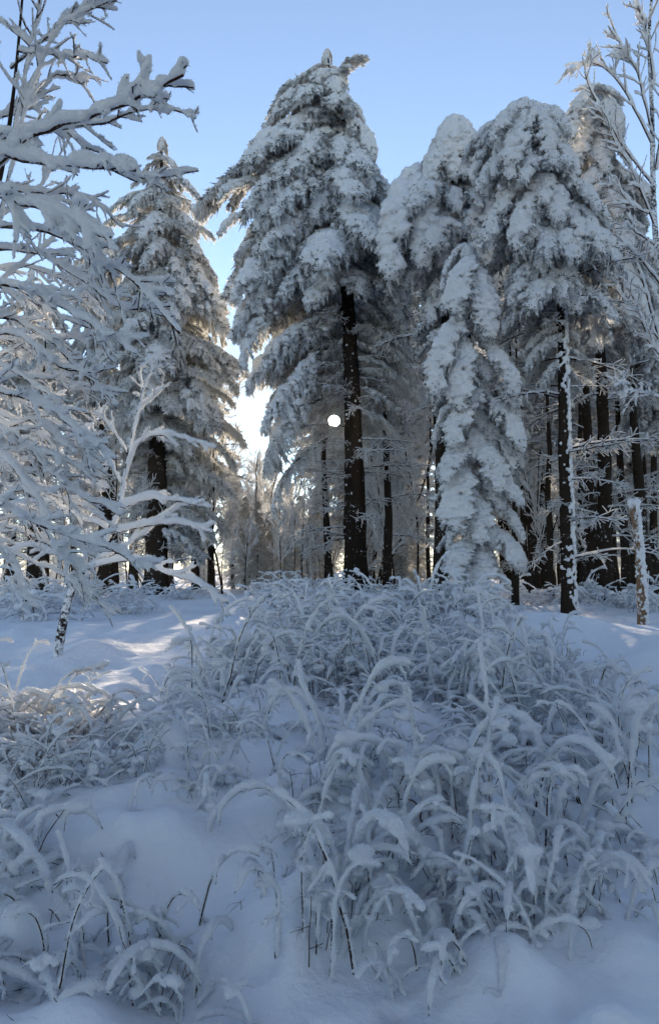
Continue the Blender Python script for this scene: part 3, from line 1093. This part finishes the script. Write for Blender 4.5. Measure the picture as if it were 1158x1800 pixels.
# near leafless tree on the left
def near_tree():
    base = on_ground(-190, 4.7)
    o = thing('bare_tree', 'near leafless tree reaching in from the left, every branch thick with snow', 'tree', base)
    tk = smooth_line([np.array(P(px, py, 4.7) - base) for px, py in [(-190, 1500), (-150, 1100), (-110, 800), (-70, 560), (-20, 400), (20, 200), (50, -120)]], 30)
    tk[0][2] = -.3
    link('trunk', trunk_mesh(tk, np.linspace(.05, .005, 30), M_BARK, 10, .06, .03), o)
    L = [
        # points, d0, d1, r0, r1, sides, side length, snow
        ([(20, 260), (45, 120), (70, 0), (75, -90)], 4.7, 4.6, .010, .006, 12, .34, .020),
        ([(-10, 420), (40, 200), (100, 60), (185, 5)], 4.7, 4.3, .010, .005, 10, .30, .022),
        ([(35, 90), (90, 95), (140, 98), (190, 112)], 4.7, 4.2, .009, .004, 8, .18, .022),
        ([(20, 120), (90, 60), (150, 12), (205, 2)], 4.8, 4.3, .009, .004, 8, .22, .020),
        ([(-60, 330), (60, 240), (200, 190), (322, 132)], 4.6, 3.4, .016, .007, 12, .22, .034),
        ([(-40, 260), (80, 220), (160, 260), (250, 310), (348, 300)], 4.7, 4.1, .013, .005, 12, .24, .026),
        ([(60, 230), (180, 215), (270, 190), (345, 207)], 4.3, 4.0, .010, .004, 12, .18, .022),
        ([(-60, 230), (20, 275), (120, 290), (235, 298)], 4.0, 3.4, .018, .008, 8, .22, .038),
        ([(-80, 330), (20, 350), (120, 385), (190, 420)], 4.1, 3.5, .018, .007, 9, .24, .038),
        ([(-60, 200), (30, 200), (100, 130), (150, 150)], 4.9, 4.8, .012, .005, 12, .30, .024),
        ([(-70, 400), (50, 400), (150, 440), (240, 500), (315, 585)], 4.5, 3.6, .016, .006, 14, .26, .032),
        ([(-80, 450), (40, 440), (130, 480), (210, 540), (300, 540)], 4.8, 4.2, .014, .005, 12, .26, .028),
        ([(-90, 500), (20, 500), (110, 540), (170, 575), (225, 610)], 4.4, 3.9, .014, .006, 12, .24, .030),
        ([(-80, 560), (20, 560), (90, 600), (140, 650), (195, 700)], 4.9, 4.5, .012, .005, 14, .24, .024),
        ([(-60, 600), (30, 590), (100, 640), (150, 655), (195, 650)], 4.6, 4.3, .012, .004, 14, .20, .022),
        ([(-80, 620), (20, 650), (90, 700), (140, 760), (165, 830)], 4.8, 4.5, .012, .004, 14, .22, .023),
        ([(-80, 690), (10, 690), (90, 720), (150, 770), (200, 805)], 4.3, 4.0, .014, .005, 12, .22, .028),
        ([(-80, 740), (20, 760), (80, 820), (140, 870), (200, 890)], 4.7, 4.3, .012, .005, 12, .24, .026),
        ([(-90, 790), (0, 800), (60, 870), (90, 950), (150, 1010)], 4.5, 4.2, .013, .005, 12, .24, .028),
        ([(-90, 860), (0, 890), (90, 930), (180, 960), (260, 1000)], 4.2, 3.9, .014, .005, 10, .22, .030),
        ([(-90, 900), (-10, 950), (30, 1010), (45, 1060)], 4.6, 4.4, .012, .004, 12, .24, .028),
        ([(-60, 300), (0, 330), (80, 340), (160, 350), (215, 400)], 5.0, 5.2, .012, .004, 12, .26, .024),
        ([(-60, 480), (40, 470), (130, 500), (190, 560)], 5.3, 5.5, .012, .004, 12, .28, .024),
        ([(-60, 650), (10, 620), (60, 560), (110, 520), (180, 470)], 5.2, 5.4, .012, .004, 12, .28, .024),
        ([(-40, 520), (30, 470), (90, 420), (130, 370), (120, 330)], 5.0, 5.2, .016, .005, 12, .26, .020),
        ([(-60, 420), (0, 380), (60, 340), (100, 280), (130, 220)], 5.1, 5.3, .014, .004, 12, .26, .022),
        ([(-80, 700), (0, 730), (80, 770), (130, 830), (190, 860)], 5.3, 5.5, .012, .004, 12, .26, .024),
    ]
    for i, a in enumerate(L):
        k_ = .95 if i in (4, 7, 8) else .66
        limb_part(o, base, *a[:5], a[5] + 6, a[6] * 1.1, a[7] * k_, 600 + i, vox=.0095)
    # extra fans of fine branches, sunlit, at the middle left
    r = np.random.default_rng(17)
    for i in range(16):
        y0 = 520 + i * 30
        x1 = r.uniform(120, 215)
        pl = [(-70, y0 - 30), (10, y0 + r.uniform(-20, 20)), (x1 * .55, y0 + r.uniform(10, 60)), (x1, y0 + r.uniform(40, 120))]
        d_ = r.uniform(4.6, 5.8)
        limb_part(o, base, pl, d_, d_ + r.uniform(-.5, .3), .010, .004, 14, .26, .016, 660 + i, vox=.0095)


near_tree()
print('T near tree', time.time() - T0)


def near_sapling():
    base = on_ground(98, 8.6)
    o = thing('bare_sapling', 'leaning snow-covered sapling with speckled bark rising from the snow at the lower left', 'sapling', base)
    D = 8.4
    tk = smooth_line([np.array([0, 0, -.2])] + [np.array(P(px, py, D) - base) for px, py in [(112, 1090), (130, 1030), (165, 985), (205, 900), (225, 800), (250, 690), (268, 648)]], 26)
    link('trunk', trunk_mesh(tk, np.linspace(.05, .007, 26), M_BARK_WHITE, 9, .06, .03), o)
    lines = [(tk[8:], np.linspace(.03, .007, 18), 2)]
    v, q, t = coat(lines, .011, thick=.024, n_shard=900, seed=3)
    link('trunk_snow', make_mesh('snow', v, q, t, [M_SNOW]), o)
    L = [
        ([(215, 850), (240, 780), (300, 765), (380, 790)], 8.4, 8.1, .012, .005, 8, .3, .030),
        ([(205, 900), (250, 880), (310, 880), (372, 892)], 8.4, 7.9, .014, .006, 8, .28, .036),
        ([(190, 940), (250, 925), (310, 920), (375, 935)], 8.4, 7.9, .014, .006, 8, .28, .040),
        ([(165, 985), (220, 960), (300, 900), (340, 885)], 8.4, 8.1, .013, .005, 8, .28, .032),
        ([(150, 1000), (230, 985), (300, 1010), (345, 1025), (400, 1062)], 8.4, 7.8, .013, .006, 10, .30, .036),
        ([(225, 800), (200, 760), (180, 730), (188, 722)], 8.5, 8.4, .010, .004, 6, .22, .026),
        ([(240, 730), (250, 690), (245, 650), (262, 640)], 8.5, 8.5, .009, .004, 8, .22, .024),
        ([(245, 720), (275, 690), (285, 670), (288, 655)], 8.5, 8.4, .009, .004, 6, .2, .024),
        ([(215, 850), (180, 800), (150, 760), (120, 745)], 8.5, 8.8, .011, .004, 8, .28, .028),
        ([(190, 930), (120, 900), (60, 880), (10, 890)], 8.5, 8.2, .012, .005, 8, .3, .034),
        ([(150, 1000), (90, 970), (40, 960), (0, 985)], 8.5, 8.2, .012, .005, 8, .3, .034),
        ([(130, 1030), (140, 1000), (150, 960), (148, 930)], 8.6, 8.6, .009, .004, 6, .2, .022),
    ]
    for i, a in enumerate(L):
        limb_part(o, base, *a[:7], a[7], 700 + i, vox=.014)


near_sapling()


def right_tree():
    """leafless rimed tree at the upper right edge"""
    base = on_ground(1230, 15)
    o = thing('bare_tree', 'leafless white-rimed tree rising past the upper right edge', 'tree', base)
    D = 15
    tk = smooth_line([np.array([0, 0, -.3])] + [np.array(P(px, py, D) - base) for px, py in [(1215, 800), (1175, 560), (1150, 400), (1145, 200), (1140, 60), (1150, -60)]], 30)
    link('trunk', trunk_mesh(tk, np.linspace(.10, .02, 30), M_BARK_WHITE, 9, .2, .04), o)
    r = np.random.default_rng(81)
    L = [
        [(1145, 240), (1120, 130), (1095, 90), (1075, 45)], [(1148, 150), (1135, 60), (1120, 10)], [(1148, 260), (1090, 150), (1040, 110), (992, 125)],
        [(1150, 330), (1090, 250), (1030, 140), (1040, 100)], [(1150, 400), (1110, 300), (1075, 240), (1060, 180)],
        [(1150, 430), (1100, 400), (1080, 440), (1062, 470)], [(1160, 500), (1110, 440), (1070, 425), (1040, 440)],
        [(1150, 300), (1165, 200), (1170, 100)], [(1175, 620), (1130, 560), (1090, 520), (1062, 470)], [(1170, 700), (1130, 692), (1100, 685), (1088, 672)],
        [(1158, 600), (1120, 470), (1085, 420), (1060, 395)], [(1150, 380), (1110, 360), (1080, 330), (1055, 330)], [(1180, 640), (1140, 600), (1100, 500), (1050, 480)],
    ]
    for i, pl in enumerate(L):
        limb_part(o, base, pl, D, D - .6 + r.uniform(-.6, .6), .02, .008, 26, .6, .034, 800 + i, vox=.020, shard=.03, spiky=.5)


right_tree()
print('T right tree', time.time() - T0)


def plaster(tree, pts, rad, side, z0, step=.03, size=.05, cover=.75, spread_=.6, seed=0, vox=.02):
    """wind-driven snow stuck along one side of a trunk"""
    r = np.random.default_rng(seed)
    pts = np.asarray(pts, float)
    L = np.concatenate([[0], np.cumsum(np.linalg.norm(np.diff(pts, axis=0), axis=1))])
    sb = MB()
    a0 = math.atan2(side[1], side[0])
    s = z0
    while s < L[-1]:
        p = np.array([np.interp(s, L, pts[:, k]) for k in range(3)]); rr = np.interp(s, L, rad)
        w_ = spread_ * (1 + .5 * math.sin(s * 3.1 + seed) + r.normal(0, .2))
        for j in range(4):
            if r.random() > cover:
                continue
            a = a0 + r.normal(0, w_)
            k = size * r.uniform(.5, 1.2)
            sb.add(ICO_V * np.array([k, k, k * r.uniform(.8, 1.6)]) + p + rr * .92 * np.array([math.cos(a), math.sin(a), 0]), None, ICO_T)
        s += step
    v, n, q, t = voxel(sb, vox, vox * .6, 12, 1, fine=vox * .25)
    sv, st = shards(v, n, 500, vox, vox * .25)
    link('trunk_snow', make_mesh('trunk_snow', np.concatenate([v, sv]), q, np.concatenate([t, st + len(v)]), [M_SNOW]), tree)


ep = [np.array([0, 0, 0.])] + [np.array(P(px, py, 14.5) - E1.location) for px, py in [(990, 800), (985, 560), (975, 440)]]
plaster(E1, ep, np.linspace(.17, .10, 4), (.9, -.55), .15, .03, .035, .62, .62, 5, .02)
tp = [np.array([0, 0, 0.])] + [np.array(P(px, py, 20) - A.location) for px, py in [(623, 800), (613, 560)]]
plaster(A, tp, np.linspace(.40, .24, 3), (-.7, -.7), .2, .12, .028, .30, .9, 9, .018)


# broken post
def snag():
    base = on_ground(1130, 12)
    o = thing('dead_stub', 'short broken trunk like a post with snow along its right side', 'tree stump', base)
    top = np.array(P(1113, 888, 12) - base)
    pts = smooth_line([np.array([0, 0, -.3]), top * .5 + [.02, 0, 0], top], 14)
    link('trunk', trunk_mesh(pts, np.linspace(.078, .064, 14), M_DEADWOOD, 14, .05, .08), o)
    plaster(o, pts, np.linspace(.078, .064, 14), (.85, -.5), .35, .022, .028, .8, .75, 4, .014)
    sb = MB()
    for i in range(110):
        t = i / 109
        p = sample(pts, .2 + .8 * t)
        sb.add(ICO_V * np.array([.032, .036, .04]) * rng.uniform(.8, 1.2) + p + [.045 + rng.normal(0, .01), -.035 + rng.normal(0, .015), rng.normal(0, .01)], None, ICO_T)
    for i in range(12):
        sb.add(ICO_V * .055 + top + [rng.normal(0, .03), rng.normal(0, .03), rng.uniform(-.02, .07)], None, ICO_T)
    v, n, q, t = voxel(sb, .014, .012, 14, 1, fine=.004)
    sv, st = shards(v, n, 900, .02, .005)
    link('snow', make_mesh('snow', np.concatenate([v, sv]), q, np.concatenate([t, st + len(v)]), [M_SNOW]), o)


snag()


# ------------------------------------------------------------------ snowy brambles and grasses
def cane(r, L, a0, a1, az, base, rad, power=1.3, twigs=3, tw_len=.22, wild=1.0):
    n = 15
    t = np.linspace(0, 1, n)
    el = np.radians(a0 + (a1 - a0) * t ** power) + np.cumsum(r.normal(0, .11, n)) * wild
    aa = az + np.cumsum(r.normal(0, .13, n)) * wild
    ds = L / (n - 1)
    st = np.stack([np.cos(el) * np.cos(aa), np.cos(el) * np.sin(aa), np.sin(el)], 1) * ds
    ax = np.concatenate([[[0, 0, 0]], np.cumsum(st[:-1], 0)]) + np.array([base[0], base[1], -.12])
    ax[:, 2] = np.maximum(ax[:, 2], -.14)
    lines = [(ax, np.linspace(rad, rad * .5, n), 2)]
    for i in range(twigs):
        u = r.uniform(.25, .95); p = sample(ax, u)
        az2 = az + r.choice([-1, 1]) * r.uniform(.3, 1.6)
        d = np.array([math.cos(az2), math.sin(az2), r.uniform(-.6, .8)])
        grow(r, p, d, tw_len * r.uniform(.4, 1.5), rad * .6, 0 if r.random() < .6 else 1, lines, -.14, .9, 6, .13, (1, 4), .55)
    return lines


def bush_proto(kind, seed):
    r = np.random.default_rng(seed)
    canes = []
    if kind == 'arch':
        for i in range(r.integers(7, 11)):
            az = r.uniform(0, 2 * PI)
            canes.append(cane(r, r.uniform(.5, 1.25), r.uniform(68, 86), r.uniform(-100, -70), az, r.normal(0, .18, 2), .0065, r.uniform(1.2, 2.4), 3, .13))
        thick, vox = .027, .011
    elif kind == 'tangle':
        for i in range(24):
            az = r.uniform(0, 2 * PI)
            canes.append(cane(r, r.uniform(.4, 1.1), r.uniform(30, 88), r.uniform(-85, 0), az, r.normal(0, .30, 2), .0055, r.uniform(.8, 1.8), 4, .20, 1.3))
        thick, vox = .021, .0115
    elif kind == 'fine':
        for i in range(34):
            az = r.uniform(0, 2 * PI)
            canes.append(cane(r, r.uniform(.5, 1.1), r.uniform(55, 88), r.uniform(-70, 0), az, r.normal(0, .25, 2), .004, 1.6, 3, .16))
        thick, vox = .015, .012
    elif kind == 'lean':
        for i in range(6):
            az = r.uniform(0, 2 * PI)
            canes.append(cane(r, r.uniform(.7, 1.35), r.uniform(58, 84), r.uniform(-70, 30), az, r.normal(0, .22, 2), .007, 2.6, 3, .16, .5))
        thick, vox = .022, .0105
    else:  # wand: a few upright stems with frost
        for i in range(4):
            az = r.uniform(0, 2 * PI)
            canes.append(cane(r, r.uniform(.8, 1.3), r.uniform(80, 89), r.uniform(-75, 20), az, r.normal(0, .16, 2), .005, 2.6, 4, .13))
        thick, vox = .026, .0115
    lines = [l for c in canes for l in c]
    # bare dark stalks without snow
    bare = []
    for i in range(3):
        az = r.uniform(0, 2 * PI)
        bare.append(cane(r, r.uniform(.2, .6), r.uniform(60, 90), r.uniform(20, 70), az, r.normal(0, .22, 2),   .0045, 1.5, 1, .12))
    v, q, t = coat(lines, vox, thick=thick, disp=.007, dscale=13, n_shard=4200 if kind != 'fine' else 3000, shard=.017, seed=seed, level_k=(.7, .85, 1, 1), clumps=dict(arch=10, tangle=34, fine=10, wand=4, lean=6)[kind], vk=dict(tangle=.35, fine=.35, lean=.42).get(kind, .5), lift=.85)
    root = thing('snowy_bramble', 'x', 'bramble', (0, 0, 0))
    group_n = max(1, len(canes) // 8)
    for i in range(0, len(canes), group_n):
        ls = [l for c in canes[i:i + group_n] for l in c]
        kid(link('cane', wood_mesh('cane', ls, 5), root), root)
    kid(link('stalks', wood_mesh('stalks', [l for c in bare for l in c], 4, M_STALK), root), root)
    kid(link('snow_coat', make_mesh('snow_coat', v, q, t, [M_SNOW]), root), root)
    return root


BP = {k: [bush_proto(k, s) for s in seeds] for k, seeds in
      dict(arch=(1001, 1002, 1003, 1004), tangle=(1011, 1012, 1013, 1014), fine=(1021, 1022, 1023), wand=(1031, 1032, 1033), lean=(1041, 1042, 1043, 1044)).items()}
print('T bushes', time.time() - T0, sum(len(m.polygons) for m in bpy.data.meshes))
USED = set()


def place_bush(kind, k, px, d, s, label, group=None, rz=None, sink=0.0, tilt=0):
    p = BP[kind][k % len(BP[kind])]
    if d < 10 and s > .7:
        s *= .80
    if p.name in USED:
        o = copy_tree(p)
    else:
        o = p; USED.add(p.name)
    b = on_ground(px, d)
    o.location = (b.x, b.y, b.z - sink)
    o.rotation_euler = (tilt, 0, rz if rz is not None else random.uniform(0, 6.28))
    o.scale = (s, s, s * random.uniform(.85, 1.1))
    tag(o, label, 'bramble', group)
    if not group and 'group' in o:
        del o['group']
    return o


random.seed(4)
near = [
    ('arch', 0, 700, 3.75, 1.1, .4, 'large pair of snow arches standing in the bottom centre right'),
    ('arch', 1, 930, 4.2, 1.1, 2.2, 'broad snow arch at the lower right over a dark hollow'),
    ('arch', 2, 610, 3.5, .95, 4.0, 'upright snow-coated stem with a bare brown foot at the bottom centre'),
    ('arch', 3, 250, 3.1, .95, 1.0, 'thick low snow arches in the bottom left corner'),
    ('arch', 0, 60, 3.5, 1.0, 3.4, 'heavy bowed canes along the left edge near the bottom'),
    ('tangle', 1, 120, 4.6, .8, 5.2, 'snowed-over cane clump left of the small dark twigs'),
    ('wand', 0, 320, 3.3, .55, 0, 'small upright twigs with snow sleeves between the low arches at bottom left'),
    ('arch', 2, 420, 5.6, .9, 2.0, 'long snow arch curving over the middle left hollow'),
    ('arch', 3, 1030, 4.9, .9, .2, 'snow arches at the right above the smooth bottom right drift'),
    ('wand', 1, 1125, 4.4, 1.1, 1.2, 'tall frost-spiked stem near the lower right edge'),
    ('wand', 2, 820, 3.7, .9, 2.6, 'thin vertical stem coated in frost at the bottom right'),
    ('tangle', 0, 20, 4.9, 1.0, 0, 'matted snowy canes at the left edge with dark gaps beneath'),
    ('wand', 0, 870, 8.3, 1.15, 0, 'backlit upright wand of frost right of the middle'),
    ('wand', 1, 955, 7.2, 1.25, 2, 'pair of backlit frosted stems right of the tangle'),
    ('arch', 1, 1010, 6.6, .9, 3.6, 'tall hooked snow stem in front of the sunlit drift'),
    ('wand', 2, 1080, 6.3, .9, 4.2, 'frost-edged stems in front of the sunlit drift at right'),
    ('arch', 2, 1130, 6.4, .8, 5.0, 'snow-hooded cane at the right edge below the broken trunk'),
    ('wand', 0, 905, 6.2, 1.0, 5.6, 'frosted curled stems below the backlit wand'),
    ('tangle', 1, 1100, 5.4, .9, 0, 'snowy cane clump at the right edge with glittering frost tips'),
    ('fine', 0, 385, 4.5, .35, 0, 'small tuft of bare dark twigs sticking from smooth snow'),
    ('wand', 1, 470, 8.2, .8, 0, 'thin upright stems in front of the left opening'),
    ('tangle', 2, 700, 11.5, .95, 0, 'rounded snow-laden bush at the foot of the central trunks'),
    ('arch', 3, 770, 11.0, 1.1, 0, 'bulky snow-hooded bush left of the snow-buried spruce'),
]
for kind, k, px, d, s, rz, lab in near:
    if 240 < px < 560 and 3.05 < d < 5.4 and kind != 'fine':
        continue
    place_bush(kind, k, px, d, s, lab, None, rz, .02)
near2 = [('lean', 0, 650, 3.2, .8, .5), ('lean', 1, 800, 3.3, .8, 2.5), ('lean', 2, 900, 3.6, .85, 1), ('lean', 3, 740, 4.0, .9, 4), ('lean', 0, 1000, 4.4, .9, 3), ('lean', 1, 560, 3.9, .8, 5),
         ('lean', 2, 850, 5.8, 1.1, .2), ('lean', 3, 960, 6.0, 1.1, 1.2), ('lean', 0, 1060, 5.6, 1.1, 2.2), ('lean', 1, 1120, 6.0, .8, 3.4), ('arch', 3, 960, 3.2, .5, 1), ('lean', 2, 330, 3.0, .55, 2), ('lean', 3, 180, 2.9, .5, 2),
         ('arch', 2, 90, 2.75, .6, 1.2), ('arch', 1, 320, 2.8, .5, 4.2), ('tangle', 1, 200, 2.9, .45, 4.2), ('lean', 1, 520, 6.2, 1.0, 2), ('lean', 2, 640, 6.8, 1.1, 3), ('lean', 3, 760, 6.4, 1.1, 4), ('lean', 0, 420, 7.4, 1.0, 5),
         ('wand', 2, 560, 3.0, .6, .5), ('arch', 1, 480, 3.15, .6, 2.5), ('fine', 1, 300, 3.7, .6, 1), ('tangle', 3, 60, 2.9, .55, 2), ('arch', 2, 760, 3.3, .6, 3),
         ('tangle', 1, 30, 4.1, .8, 4), ('tangle', 2, 200, 4.3, .6, 1), ('wand', 0, 640, 4.2, .9, 4), ('arch', 0, 820, 4.9, 1.0, 1.7), ('tangle', 0, 900, 5.2, .9, 2.8),
         ('arch', 3, 560, 4.7, .9, .3), ('fine', 2, 700, 4.9, .8, .3), ('wand', 1, 1000, 3.9, .8, 1), ('arch', 0, 1130, 3.7, .6, 0), ('tangle', 3, 620, 5.0, .8, 5), ('arch', 2, 130, 3.3, .8, 2.2)]
NG = 'low snow-hooded stems in the foreground drift'
for kind, k, px, d, s, rz in near2:
    if 240 < px < 560 and 3.05 < d < 5.4:
        continue
    place_bush(kind, k, px, d, s, 'low snow-hooded stems sticking out of the foreground drift', NG, rz, .04)
r7 = random.Random(12)
for i in range(16):
    place_bush(r7.choice(['arch', 'wand', 'tangle', 'lean']), r7.randrange(4), r7.uniform(250, 560), r7.uniform(3.1, 5.4), r7.uniform(.3, .5), 'low stems', NG, r7.uniform(0, 6.28), .05)
for i in range(12):
    place_bush(r7.choice(['arch', 'lean', 'lean', 'wand']), r7.randrange(4), r7.uniform(600, 1140), r7.uniform(2.8, 3.7), r7.uniform(.4, .65), 'low stems', NG, r7.uniform(0, 6.28), .05)
r6 = random.Random(8)
TG = 'snow-bent brambles of the tangle in the middle'
n_t = 0
tries = 0
while n_t < 84 and tries < 900:
    tries += 1
    d = r6.uniform(5.9, 11.5)
    # the tangle lies in a belt whose left border runs from lower centre to the left opening
    px = r6.uniform(220, 900)
    py = 1000 + (1.6 - np.interp(d, GY, GZ)) / d * F_PX
    lo = 560 - (11.5 - d) * 20 if d > 8.5 else 330 + abs(d - 7) * 55
    hi = 860 if d > 8 else 960
    if not (lo < px < hi):
        continue
    kind = r6.choice(['tangle', 'tangle', 'tangle', 'lean', 'fine', 'arch'])
    place_bush(kind, r6.randrange(4), px, d, r6.uniform(.55, 1.05), 'low snow-bent bramble within the dense tangle in front of the central spruce', TG, r6.uniform(0, 6.28), .03)
    n_t += 1
RG = 'snowy brambles thinning out on the right'
for i in range(24):
    px, d = r6.uniform(820, 1180), r6.uniform(4.8, 8.5)
    if px > 970 and d > 6.3:
        px, d = px - 150, d + .5
    place_bush(r6.choice(['tangle', 'arch', 'wand', 'fine']), r6.randrange(4), px, d, r6.uniform(.55, .85),
               'snow-coated bramble among others on the right side of the clearing', RG, r6.uniform(0, 6.28), .03)
LG = 'snowy brambles along the left edge'
for i in range(12):
    place_bush(r6.choice(['tangle', 'fine', 'arch']), r6.randrange(4), r6.uniform(-60, 150), r6.uniform(4.0, 5.6), r6.uniform(.5, .8),
               'low snow-matted bramble in the left part of the clearing', LG, r6.uniform(0, 6.28), .05)
BG = 'frosted undergrowth along the forest edge'
for i in range(46):
    px = r6.uniform(-20, 1180); d = r6.uniform(13, 20)
    if 240 < px < 480 and d < 16:
        continue
    bx_ = (px - 579) / F_PX * d
    if d < 17.5 and (-3.0 < bx_ < -1.3 or 3.3 < bx_ < 5.2):
        continue
    place_bush(r6.choice(['fine', 'fine', 'tangle']), r6.randrange(4), px, d, r6.uniform(.9, 1.4),
               'frosted low shrub in the undergrowth at the foot of the forest', BG, r6.uniform(0, 6.28), .05)


# ------------------------------------------------------------------ open the line of sight to the sun
def clear_sun():
    """the gap between the twigs through which the sun is seen"""
    bpy.context.view_layer.update()
    dg = bpy.context.evaluated_depsgraph_get()
    s = SUN.cross(Vector((0, 0, 1))).normalized(); u = s.cross(SUN)
    done = {}
    ns = np.array(SUN)
    for k in range(36):
        rad = math.tan(R(.36)) * math.sqrt((k + .5) / 36); a = k * 2.39996
        d = (SUN + s * rad * math.cos(a) + u * rad * math.sin(a)).normalized()
        start = EYE.copy()
        for _ in range(80):
            hit, loc, nn, idx, ob, mat = SC.ray_cast(dg, start, d, distance=300)
            if not hit:
                break
            start = loc + d * .003
            if ob.name in done:
                continue
            done[ob.name] = 1
            if ob.name.startswith(('trunk', 'snow_ground')):
                print('sun blocked by', ob.name, ob.parent and ob.parent.location, loc)
                continue
            me = ob.data
            n = len(me.vertices)
            v = np.empty(n * 3, np.float32); me.vertices.foreach_get('co', v)
            mw = np.array(ob.matrix_world)
            w = v.reshape(-1, 3) @ mw[:3, :3].T + mw[:3, 3] - np.array(EYE)
            along = w @ ns
            off = np.linalg.norm(w - along[:, None] * ns, axis=1)
            kill = (off < np.abs(along) * math.tan(R(.42))) & (along > 0)
            import bmesh
            bm = bmesh.new(); bm.from_mesh(me); bm.verts.ensure_lookup_table()
            bmesh.ops.delete(bm, geom=[bm.verts[i] for i in np.nonzero(kill)[0]], context='VERTS')
            m2 = me.copy(); bm.to_mesh(m2); bm.free()
            ob.data = m2
    print('sun gap through', len(done))


clear_sun()
ORD = ['first', 'second', 'third', 'fourth', 'fifth', 'sixth', 'seventh', 'eighth', 'ninth', 'tenth', 'eleventh', 'twelfth', '13th', '14th', '15th', '16th', '17th', '18th', '19th', '20th']
NUM = ['', 'one', 'two', 'three', 'four', 'five', 'six', 'seven', 'eight', 'nine', 'ten', 'eleven', 'twelve'] + [str(i) for i in range(13, 21)]
MARKS = [(230, 'the leftmost twin trunks'), (400, 'the tall left spruce'), (520, 'the sky gap'), (660, 'the thick central trunk'),
         (760, 'the slim speckled trunk'), (935, 'the snow-buried spruce'), (1060, 'the white-plastered trunk'), (9999, 'the broken post')]
LOOK = {'snow-bent brambles of the tangle in the middle': 'snow-bent brambles', 'low snow-hooded stems in the foreground drift': 'snow-hooded stem clumps',
        'snowy brambles thinning out on the right': 'snow-coated clumps', 'snowy brambles along the left edge': 'matted snowy clumps',
        'frosted undergrowth along the forest edge': 'frosted low shrubs', 'rimed saplings between the trunks': 'rimed saplings',
        'frosted spruces in the forest behind': 'far frosted spruces', 'low young spruces filling the far forest floor': 'low young spruces',
        'slim dark trunks at the right of the forest': 'slim dark trunks'}


def label_groups():
    bins = {}
    for o in COL.objects:
        g = o.get('group')
        if g in LOOK and o.parent is None:
            x, y, z = o.location
            px = 579 + F_PX * x / y
            m = next(n for lim, n in MARKS if px < lim)
            tree = g.startswith(('rimed', 'frosted spruces', 'low young', 'slim'))
            dist = ('nearer' if y < 32 else 'farther') if tree else ('nearest' if y < 4.2 else 'near' if y < 6.5 else 'farther' if y < 9 else 'far')
            bins.setdefault((g, m, dist, tree), []).append((x / y, o))
    for (g, m, dist, tree), lst in bins.items():
        lst.sort(key=lambda a: a[0])
        n = len(lst)
        if n > 20:
            continue
        for i, (_, o) in enumerate(lst):
            rel = 'behind' if tree else 'below'
            if n == 1:
                o['label'] = 'the only one of the %s %s %s %s' % (dist, LOOK[g], rel, m)
            else:
                o['label'] = '%s from left of %s %s %s %s %s' % (ORD[i], NUM[n], dist, LOOK[g], rel, m)


label_groups()
hz = MB(); hz.add([[x, y, z] for z in (-1.6, 19.5) for y in (-64, 410) for x in (-365, 365)], [[0, 2, 3, 1], [4, 5, 7, 6], [0, 1, 5, 4], [2, 6, 7, 3], [0, 4, 6, 2], [1, 3, 7, 5]])
hm, ht = new_mat('haze')
pv = node(ht, 'ShaderNodeVolumePrincipled'); pv.inputs['Density'].default_value = .00008; pv.inputs['Anisotropy'].default_value = .8
pv.inputs['Color'].default_value = (.95, .96, 1, 1)
# air with a trace of ice mist
ho = node(ht, 'ShaderNodeOutputMaterial'); ht.links.new(pv.outputs[0], ho.inputs['Volume'])
tag(link('haze', hz.mesh('haze', [hm], False)), kind='stuff')
for o in list(COL.objects):
    if o.name.startswith('snowy_bramble') and o.get('label') == 'x':
        for c in list(o.children):
            bpy.data.objects.remove(c)
        bpy.data.objects.remove(o)
tri = sum(len(p.polygons) for p in bpy.data.meshes if p.users)
print('T end', time.time() - T0, 'polys', tri, 'objects', len(COL.objects))
